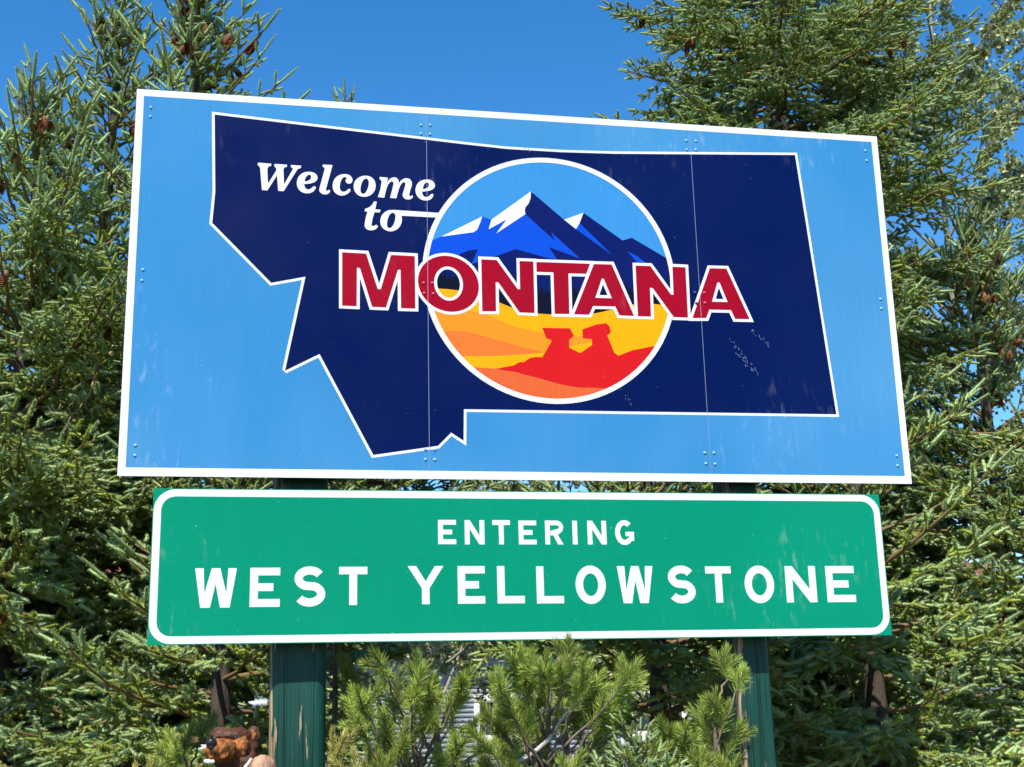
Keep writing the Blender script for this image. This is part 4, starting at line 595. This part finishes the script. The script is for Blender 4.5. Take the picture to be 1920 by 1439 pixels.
def spruce(u, Y, tip_v, rmax, slope, seed, label, cones=0, lean=0, dens=1.0, zmin=.35, top_len=2.2):
    r = random.Random(seed); tip = at(u, tip_v, Y); x0 = tip[0] - lean; zg = gz(x0, Y) - .05; Ht = tip[2] - zg
    T = empty('spruce_tree', (x0, Y, zg), label=label, cat='tree', group='spruce trees behind the sign')
    zs = np.linspace(0, 1, 24); px_ = lean * zs ** 1.4; tr = (.018 * Ht) * (1 - zs) ** .9 + .006
    pts = np.c_[px_ + .01 * np.sin(zs * 9 + seed), .01 * np.cos(zs * 7 + seed), zs * Ht]
    g = Geo(); g.tube(pts, tr, 10); link('trunk', g.mesh('trunk', [M['bark']], True), T)
    tp = lambda h: np.array([np.interp(h / Ht, zs, pts[:, i]) for i in range(3)])
    cand = []; d = .10; nb = 0
    m, ax_ = r.choice(BR[(.5, 'top')]); link('leader', m, T, tp(Ht - .56), (0, R(-89), r.uniform(0, 6)), .9)
    while Ht - d > zmin:
        nw = (5 if d < 1.5 else 6) if d < 4 else 5
        a0 = r.uniform(0, 6.3)
        for i in range(nw):
            if r.random() > dens: continue
            Lw = min(rmax, .18 + slope * d) * r.uniform(.72, 1.12)
            el = R(np.interp(d, [0, .5, 1.2, 2.5, 4.5, 7], [62, 46, 30, 14, -2, -12]) + r.gauss(0, 7))
            sty = 'top' if d < top_len and Lw < 1.0 else 'body'
            c = min((q for q in CLS if (q, sty) in BR), key=lambda q: abs(q - Lw)); m, ax_ = r.choice(BR[(c, sty)])
            az = a0 + 6.2832 * i / nw + r.gauss(0, .18); sc = max(.75, min(1.25, Lw / c)); p = tp(Ht - d + r.uniform(-.06, .06))
            rot = (r.gauss(0, .2), -el, az); o = link('branch', m, T, p, rot, sc); nb += 1
            if d < 3.6 and d > .25: cand.append((Vector(p), rot, sc, ax_))
        d += (.115 + .022 * min(d, 3)) * r.uniform(.85, 1.15)
    for i in range(cones):
        p, rot, sc, ax_ = r.choice(cand); from mathutils import Euler
        k = r.randrange(5, 12); q = p + Euler(rot).to_matrix() @ (Vector(ax_[k]) * sc)
        for j in range(r.choice((2, 3, 3, 4))):
            link('cone', CONE, T, q + Vector((r.gauss(0, .026), r.gauss(0, .026), r.gauss(-.02, .015))), (r.gauss(0, .35), r.gauss(0, .35), r.uniform(0, 6)), r.uniform(1.1, 1.5))
    return T
TA = spruce(378, 3.0, -80, 1.25, .37, 11, 'cone bearing spruce rising above the welcome sign corner nearest the thick post', 40, 0, .82)
spruce(226, 3.3, -8, 1.35, .36, 12, 'spruce with a slender pale leader standing beside the cone bearing one', 12, .05, .8)
spruce(75, 2.7, 178, 1.5, .62, 13, 'broad low crowned spruce whose limbs sweep up, at the outer end of the row', 18, 0, .8)
spruce(-330, 3.4, 330, 1.7, .5, 21, 'dark spruce at the far outer end beyond the broad low crowned one', 0, 0, .7)
spruce(650, 5.2, 204, 1.3, .34, 14, 'spruce almost hidden behind the welcome sign, only its tip showing', 4, 0, .8, zmin=2.7)
spruce(1395, 3.3, -520, 1.5, .345, 15, 'tall dense spruce loaded with brown cones, rising behind the slimmer post', 85, 0, top_len=3.6)
spruce(1810, 2.9, 430, 1.3, .46, 16, 'shorter spruce in front of the tall aspen, past the slimmer post end of the sign', 34, 0, .75)
spruce(1545, 5.0, 270, 1.2, .32, 17, 'spruce standing back between the tall spruce and the aspen', 14, 0, .8)
spruce(1190, 1.75, 420, 1.15, .36, 18, 'spruce hidden behind the middle of the welcome sign, its skirts showing below', 0, 0, .6, zmin=1.1)
spruce(440, 1.7, 470, 1.15, .36, 19, 'spruce in deep shade behind the thick post', 0, 0, .55)
T20 = spruce(1560, 1.75, 400, 1.25, .36, 20, 'spruce in deep shade behind the slimmer post', 0, 0, .6)
link('dead_branch', DEADB[0], TA, Vector(at(222, 640, 2.2)) - TA.location, (R(80), R(62), R(200)), .75)
link('dead_branch', DEADB[0], T20, Vector(at(1590, 1270, 1.5)) - T20.location, (0, R(70), -1.2), .3)

# ------------------------------------------------------------------ aspen
M['aspen_bark'] = mat('aspen_bark', (.20, .185, .14), .8, .2, var=(7, .25, (1, 1, 3)), objvar=.05)
M['leaf'] = mat('aspen_leaf', (.27, .305, .12), .4, .45, var=(5, .3), objvar=.18, thin=.3)
def leafy_twig(Lt):
    g = Geo(); n = 8; s = np.linspace(0, 1, n); ax_ = np.c_[Lt * s, np.cumsum(rng.normal(0, .012, n)), .08 * Lt * s ** 2]
    g.tube(ax_, np.linspace(.006, .002, n), 4, 1); LV = []
    for i in range(int(Lt / .026)):
        q = rng.uniform(.12, 1); p = np.array([np.interp(q, s, ax_[:, k]) for k in range(3)])
        d = unit(np.array([.6, rng.normal(0, .8), rng.normal(.1, .6)])); l = rng.uniform(.06, .2) * (1.2 - .6 * q)
        g.tube([p, p + d * l], [.0022, .0012], 3, 1, False)
        for k in range(rng.integers(4, 8)): LV.append(p + d * l * rng.uniform(.2, 1.05) + rng.normal(0, .012, 3))
    for p in LV:                                  # round leaf on a flat stalk, folded along its midrib
        a = unit(rng.normal(0, 1, 3)); nrm = unit(rng.normal(0, .7, 3) + [0, -.2, .5]); a = unit(a - nrm * (a @ nrm)); b = np.cross(nrm, a); r_ = rng.uniform(.017, .026)
        h = -a * r_ * 1.5
        V = [p, p + a * r_ * .5 + b * r_ * .95 + nrm * r_ * .25, p + a * r_ * 1.3 + b * r_ * .8 + nrm * r_ * .22, p + a * r_ * 2.1, p + a * r_ * 1.3 - b * r_ * .8 + nrm * r_ * .22, p + a * r_ * .5 - b * r_ * .95 + nrm * r_ * .25]
        g.add(V, [(0, 1, 2, 3), (0, 3, 4, 5)], 0)
    return g.mesh('leafy_twig', [M['leaf'], M['aspen_bark']])
TW = [leafy_twig(l) for l in (.5, .6, .7, .8)]
def aspen(u, v_tip, Y, seed, label, nl, spread):
    r = random.Random(seed); tip = at(u, v_tip, Y); zg = gz(tip[0], Y) - .05; Ht = tip[2] - zg
    T = empty('aspen_tree', (tip[0], Y, zg), label=label, cat='tree')
    zs = np.linspace(0, 1, 20); pts = np.c_[.12 * np.sin(zs * 4 + seed) - .12 * math.sin(seed), .1 * np.sin(zs * 3), zs * Ht]
    g = Geo(); g.tube(pts, .05 * (1 - zs) + .006, 9); link('trunk', g.mesh('trunk', [M['aspen_bark']], True), T)
    nt_ = 0
    for i in range(nl):
        h = .22 + .76 * (i + r.random()) / nl; p0 = np.array([np.interp(h, zs, pts[:, k]) for k in range(3)])
        az = i * 2.4 + r.gauss(0, .3); Ll = spread * (1.15 - .75 * h) * r.uniform(.75, 1.2); el = r.uniform(.55, 1.0)
        q = np.linspace(0, 1, 8); dirx = np.array([math.cos(az), math.sin(az), 0])
        lp = p0 + dirx * (Ll * q * math.cos(el))[:, None] * 1.1 + np.array([0, 0, 1.]) * (Ll * (q * math.sin(el) + .12 * q ** 2))[:, None]
        g = Geo(); g.tube(lp, np.linspace(.026 * (1.2 - h), .004, 8), 6); link('limb', g.mesh('limb', [M['aspen_bark']], True), T)
        for k in range(max(4, int(Ll / .13))):
            f = r.uniform(.2, 1); p = [np.interp(f, q, lp[:, c]) for c in range(3)]
            link('leafy_twig', r.choice(TW), T, p, (r.uniform(0, 6), -el * r.uniform(.3, 1.1) + r.gauss(0, .3), az + r.gauss(0, .7)), r.uniform(.7, 1.15)); nt_ += 1
    return T
aspen(1715, -330, 6.2, 3, 'tall aspen with small fluttering leaves against the open sky', 40, 2.2)
aspen(830, 700, 8.5, 8, 'small leafy aspen in the gap between the two signs, near the thick post', 22, 1.7)
aspen(1060, 690, 9.0, 9, 'small leafy aspen behind the middle of the gap between the two signs', 22, 1.7)

# ------------------------------------------------------------------ young pines round the posts
M['pine_bark'] = mat('pine_bark', (.15, .115, .085), .9, .15, var=(20, .3), objvar=.1)
M['pine'] = mat('pine_needle', (.26, .335, .058), .42, .4, var=(6, .22), objvar=.16, thin=.15)
M['pine_gold'] = mat('pine_yellow_needle', (.42, .39, .10), .5, .4, var=(6, .2), thin=.15)
M['limb'] = mat('bare_grey_wood', (.42, .38, .34), .85, .15, var=(25, .25))
M['bud'] = mat('pine_bud', (.30, .13, .05), .7, .2)
def pine(base, tips, label, needle='pine', stem=.012, fork=2, nl=.052, group='young pines growing under the signs', ln=(.085, .145), trunk=True):
    base = np.array(base, float)
    T = empty('young_pine', base, label=label, cat='shrub', group=group)
    tips = [np.array(t, float) - base - [0, 0, nl * .85] for t in tips]; cen = np.mean(tips, axis=0); top = max(t[2] for t in tips)
    q = np.linspace(0, 1, 9); tk = np.c_[cen[0] * q ** 1.5, cen[1] * q, (top - .16) * q]
    if trunk:
        g = Geo(); g.tube(tk, np.linspace(stem * 1.6, stem * .5, 9), 8); link('trunk', g.mesh('trunk', [M['pine_bark']], True), T)
    for tp_ in tips:
        l = rng.uniform(*ln); out = np.array([tp_[0] - cen[0], tp_[1] - cen[1], 0]); 
        d = unit(np.array([out[0] * .9, out[1] * .9, .34]) + rng.normal(0, .07, 3)); foot = tp_ - d * l
        zz = np.clip(foot[2] - .12 - .45 * np.hypot(out[0], out[1]), .05, (top - .16)); j = np.interp(zz, tk[:, 2], np.arange(9)); s0 = np.array([np.interp(j, np.arange(9), tk[:, k]) for k in range(3)])
        f = np.linspace(0, 1, 9)[:, None]; c1 = s0 + (foot - s0) * .5 + np.array([0, 0, -.10 * np.linalg.norm(foot - s0)])
        path = (1 - f) ** 2 * s0 + 2 * f * (1 - f) * c1 + f ** 2 * foot; path[1:-1] += rng.normal(0, .005, (7, 3))
        path = np.concatenate([path, [tp_]])
        g = Geo(); g.tube(path, np.linspace(stem * .5, .003, 10), 6, 1)
        P, D, LN = [foot], [d], [l]
        for k in range(fork):                     # side shoots of the last whorls
            s_ = rng.uniform(-.05, .45) ; p = foot + d * l * s_; a = unit(np.cross(d, rng.normal(0, 1, 3)))
            dd = unit(d * .75 + a * .75 + np.array([0, 0, .25])); ll = l * rng.uniform(.45, .85); P.append(p); D.append(dd); LN.append(ll)
            g.tube([p, p + dd * ll], [.004, .003], 5, 1)
        for k in (7,):                          # older needles back along the stem
            e = path[k + 1] - path[k]; P.append(path[k]); D.append(e); LN.append(np.linalg.norm(e))
        brush(g, P, D, LN, 1700, nl, .0023, 56, 14, 0, True, 0)
        for p, dd, ll in list(zip(P, D, LN))[:1 + fork]:
            if rng.random() > .35: continue
            dd = unit(np.asarray(dd)); e = p + dd * ll; g.tube([e - dd * .004, e + dd * .006, e + dd * .018], [.003, .004, .001], 5, 2)
        link('branch', g.mesh('pine_branch', [M[needle], M['pine_bark'], M['bud']]), T)
    return T
def tl(lst, y0, y1):
    return [at(u, v, Y if (Y := (c[0] if c else rng.uniform(y0, y1))) is not None else 0) for u, v, *c in lst]
gb_ = lambda u, Y: (lambda p: (p[0], Y, gz(p[0], Y) - .04))(at(u, 1400, Y))
pine(gb_(800, -.10), tl([(700, 1200), (780, 1207, -.18), (750, 1240), (790, 1237), (812, 1248), (865, 1254), (880, 1236), (670, 1272), (795, 1282), (660, 1318), (720, 1328), (762, 1332), (812, 1318), (850, 1284), (760, 1378), (845, 1392), (710, 1396), (790, 1420), (680, 1425), (890, 1330)] + [(rng.uniform(645, 890), rng.uniform(1250, 1435), rng.uniform(.02, .25)) for _ in range(12)], -.32, .02), 'bushy young pine under the green sign next to the thick post')
pine(gb_(1010, -.16), tl([(925, 1249), (975, 1192, -.2), (960, 1216), (995, 1213), (1025, 1206), (1065, 1178, -.22), (967, 1262), (1012, 1262), (937, 1284), (955, 1300), (1020, 1354), (1077, 1282), (1105, 1224), (1127, 1242), (1115, 1288), (1195, 1218), (1202, 1248), (1165, 1268), (1145, 1298), (1135, 1336), (900, 1385), (960, 1400), (1050, 1225), (905, 1300), (880, 1345), (925, 1330), (930, 1375), (880, 1415), (1090, 1390), (1180, 1290)] + [(rng.uniform(900, 1170), rng.uniform(1260, 1435), rng.uniform(-.1, .22)) for _ in range(13)], -.34, -.04), 'bushy young pine whose top twig crosses the lower edge of the green sign')
pine(gb_(1335, -.18), tl([(1360, 1197, -.1), (1390, 1232), (1340, 1278), (1317, 1297), (1285, 1338), (1394, 1332), (1292, 1372), (1347, 1382), (1380, 1402), (1352, 1418), (1295, 1394), (1318, 1345), (1365, 1300), (1330, 1430)], -.3, -.06), 'upright young pine leaning against the slimmer post')
pine(gb_(1215, -.2), tl([(1238, 1327), (1225, 1352)], -.25, -.15), 'thin single stemmed pine seedling between the two bushy pines', fork=2)
pine(gb_(640, -.3), tl([(624, 1352), (662, 1386)], -.3, -.25), 'small yellowed pine shoot in front of the thick post', 'pine_gold', fork=3, nl=.036, ln=(.15, .2))
pine(gb_(628, .45), tl([(615, 1080), (590, 1230), (650, 1216), (668, 1262), (600, 1330), (655, 1345), (625, 1150)], .35, .6), 'dark spindly pine sapling in the shade behind the thick post', fork=2, stem=.016)
pine(gb_(350, .35), tl([(318, 1352), (320, 1392), (362, 1338), (400, 1322), (345, 1372), (430, 1345), (290, 1410), (340, 1425)], .2, .5), 'spreading pine with red brown buds behind the carved bear')
pine(gb_(290, -.1), tl([(255, 1420), (330, 1432), (372, 1425), (290, 1440), (215, 1440)], -.2, .1), 'low yellowish pine spreading beside the carved bear', 'pine_gold', fork=4, nl=.036)

g = Geo(); lb = [at(u, v, -.16) for u, v in ((1092, 1308), (1070, 1330), (1050, 1352), (1028, 1388), (1000, 1412), (968, 1430), (955, 1470))]; T = bpy.data.objects['young_pine.001']
g.tube([np.array(q) - np.array(T.location) for q in lb], [.004, .006, .007, .008, .009, .010, .011], 7); g.tube([lb[1] - np.array(T.location), at(1045, 1325, -.18) - np.array(T.location), at(1020, 1332, -.2) - np.array(T.location)], [.005, .004, .003], 5)
link('bare_limb', g.mesh('bare_limb', [M['limb']], True), T)['label'] = 'pale grey bare limb'

# small spruce seedling
r = random.Random(5); p = at(1195, 1372, -.42); zg = gz(p[0], -.42) - .03; T = empty('spruce_seedling', (p[0], -.42, zg), label='small bright green spruce seedling in front of the pines', cat='shrub')
g = Geo(); g.tube([(0, 0, 0), (.01, 0, (p[2] - zg) * .5), (0, 0, p[2] - zg - .05)], [.012, .009, .004], 6); link('trunk', g.mesh('trunk', [M['bark']], True), T)
for i in range(26):
    h = (p[2] - zg) * (.35 + .65 * i / 26); ll = .05 + .45 * (1 - i / 26) ; m, a_ = r.choice(BR[(.3, 'body')])
    link('branch', m, T, (0, 0, h - .06), (r.gauss(0, .2), -R(20 + 45 * i / 26), i * 2.4), max(.45, min(.9, ll / .3)))

# ------------------------------------------------------------------ carved wooden bear
M['bear'] = mat('stained_dark_wood', (.060, .021, .011), .55, .3, var=(9, .6, (1, 1, 2)), bump=1, bscale=45)
M['muzzle'] = mat('varnished_orange_wood', (.22, .075, .017), .6, .25, var=(22, .9, (2, 2, 1)), bump=1, bscale=60)
M['nose'] = mat('black_nose', (.008, .008, .009), .3, .5)
M['teeth'] = mat('ivory_teeth', (.7, .66, .58), .5, .3)
M['pawwood'] = mat('rough_bare_wood', (.30, .18, .115), .8, .2, var=(16, .5, (2, 2, .6)), bump=.9, bscale=40)
def blob(name, parts, mats, vox, parent, smooth=6, loc=(0, 0, 0), carve=1.6):
    """one continuous carved mass grown from overlapping rounded volumes: (centre, radii, tilt about Y)"""
    bm = bmesh.new()
    for c_, r_, ty in parts:
        mt = Matrix.Translation(c_) @ Matrix.Rotation(ty, 4, 'Y') @ Matrix.Diagonal((*r_, 1))
        bmesh.ops.create_icosphere(bm, subdivisions=3, radius=1, matrix=mt)
    me = bpy.data.meshes.new(name); bm.to_mesh(me); bm.free(); o = bpy.data.objects.new(name, me); C.objects.link(o)
    md = o.modifiers.new('r', 'REMESH'); md.mode = 'VOXEL'; md.voxel_size = vox
    sm = o.modifiers.new('s', 'SMOOTH'); sm.iterations = smooth; sm.factor = .5
    tx = bpy.data.textures.new('chisel', 'CLOUDS'); tx.noise_scale = vox * 3.2; dm = o.modifiers.new('d', 'DISPLACE'); dm.texture = tx; dm.strength = vox * carve; dm.mid_level = .5
    dg = bpy.context.evaluated_depsgraph_get(); dg.update(); m2 = bpy.data.meshes.new_from_object(o.evaluated_get(dg)); bpy.data.objects.remove(o)
    m2.materials.clear(); [m2.materials.append(q) for q in mats]; m2.polygons.foreach_set('use_smooth', np.ones(len(m2.polygons), bool)); m2.name = name
    return link(name, m2, parent, loc)
bc = at(436, 1402, -.02); bz = gz(bc[0], -.02)
BEAR = empty('carved_bear', (bc[0], -.02, bz - .02), label='carved and varnished wooden bear with open mouth beside the thick post', cat='statue')
hz = bc[2] - bz + .02                               # height of the middle of the head
# local axes: the bear looks to -X and towards the viewer (-Y)
blob('body', [((.02, .05, .14), (.19, .17, .16), 0), ((.03, .05, hz * .45), (.17, .15, .26), 0), ((.02, .04, hz - .22), (.115, .11, .16), 0), ((.012, .03, hz - .015), (.090, .085, .082), 0),
              ((-.005, .0, hz + .040), (.078, .070, .030), .08), ((-.10, -.12, .10), (.14, .07, .08), 0), ((-.02, .18, .10), (.16, .07, .08), 0), ((-.06, -.08, hz - .36), (.06, .055, .14), .4),
              ((.045, -.02, hz - .05), (.045, .05, .06), 0), ((-.045, -.035, hz - .112), (.062, .055, .026), .10)], [M['bear']], .010, BEAR, 3, carve=3)
mz = blob('muzzle', [((-.030, -.055, hz - .002), (.058, .056, .036), .10), ((-.062, -.080, hz - .004), (.034, .036, .036), 0), ((-.03, -.075, hz - .020), (.045, .036, .024), -.1), ((.030, -.045, hz + .000), (.030, .036, .040), 0)], [M['muzzle']], .0062, BEAR, 2, carve=3.4)
blob('nose', [((-.072, -.112, hz + .022), (.020, .014, .014), 0), ((-.072, -.116, hz + .006), (.008, .008, .014), 0)], [M['nose']], .0035, mz, 2)
for s_, x_, y_ in ((1, .070, .0), (-1, -.055, .06)):
    e = blob('ear', [((x_, y_, hz + .040), (.027, .018, .034), .2 * s_), ((x_ - .010 * s_, y_ + .005, hz + .018), (.024, .018, .03), 0)], [M['bear']], .005, BEAR, 3)
    blob('inner_ear', [((x_ - .002, y_ - .016, hz + .040), (.014, .006, .020), .2 * s_)], [M['muzzle']], .004, e, 2)
for x_, y_ in ((.012, -.062), (-.062, -.045)): blob('eye', [((x_, y_, hz + .034), (.008, .007, .007), 0)], [M['nose']], .002, BEAR, 1)
for x_, y_, dz, h_ in ((-.078, -.098, -.044, .010), (-.066, -.102, -.044, .008), (-.088, -.088, -.043, .008), (-.082, -.082, -.088, .013)):
    blob('tooth', [((x_, y_, hz + dz), (.008, .007, h_), 0)], [M['teeth']], .0028, BEAR, 1)
blob('raised_paw', [((.105, -.085, hz - .085), (.052, .05, .062), 0), ((.108, -.07, hz - .17), (.05, .05, .10), 0), ((.09, -.05, hz - .27), (.06, .055, .09), .5)], [M['pawwood']], .008, BEAR, 4, carve=2)
for i in range(3): blob('claw', [((.060 - .012 * i, -.105 + .010 * i, hz - .05 - .016 * i), (.006, .006, .017), .5)], [M['teeth']], .0025, BEAR, 1)

for o in S.objects:
    if 'base' in o: del o['base']
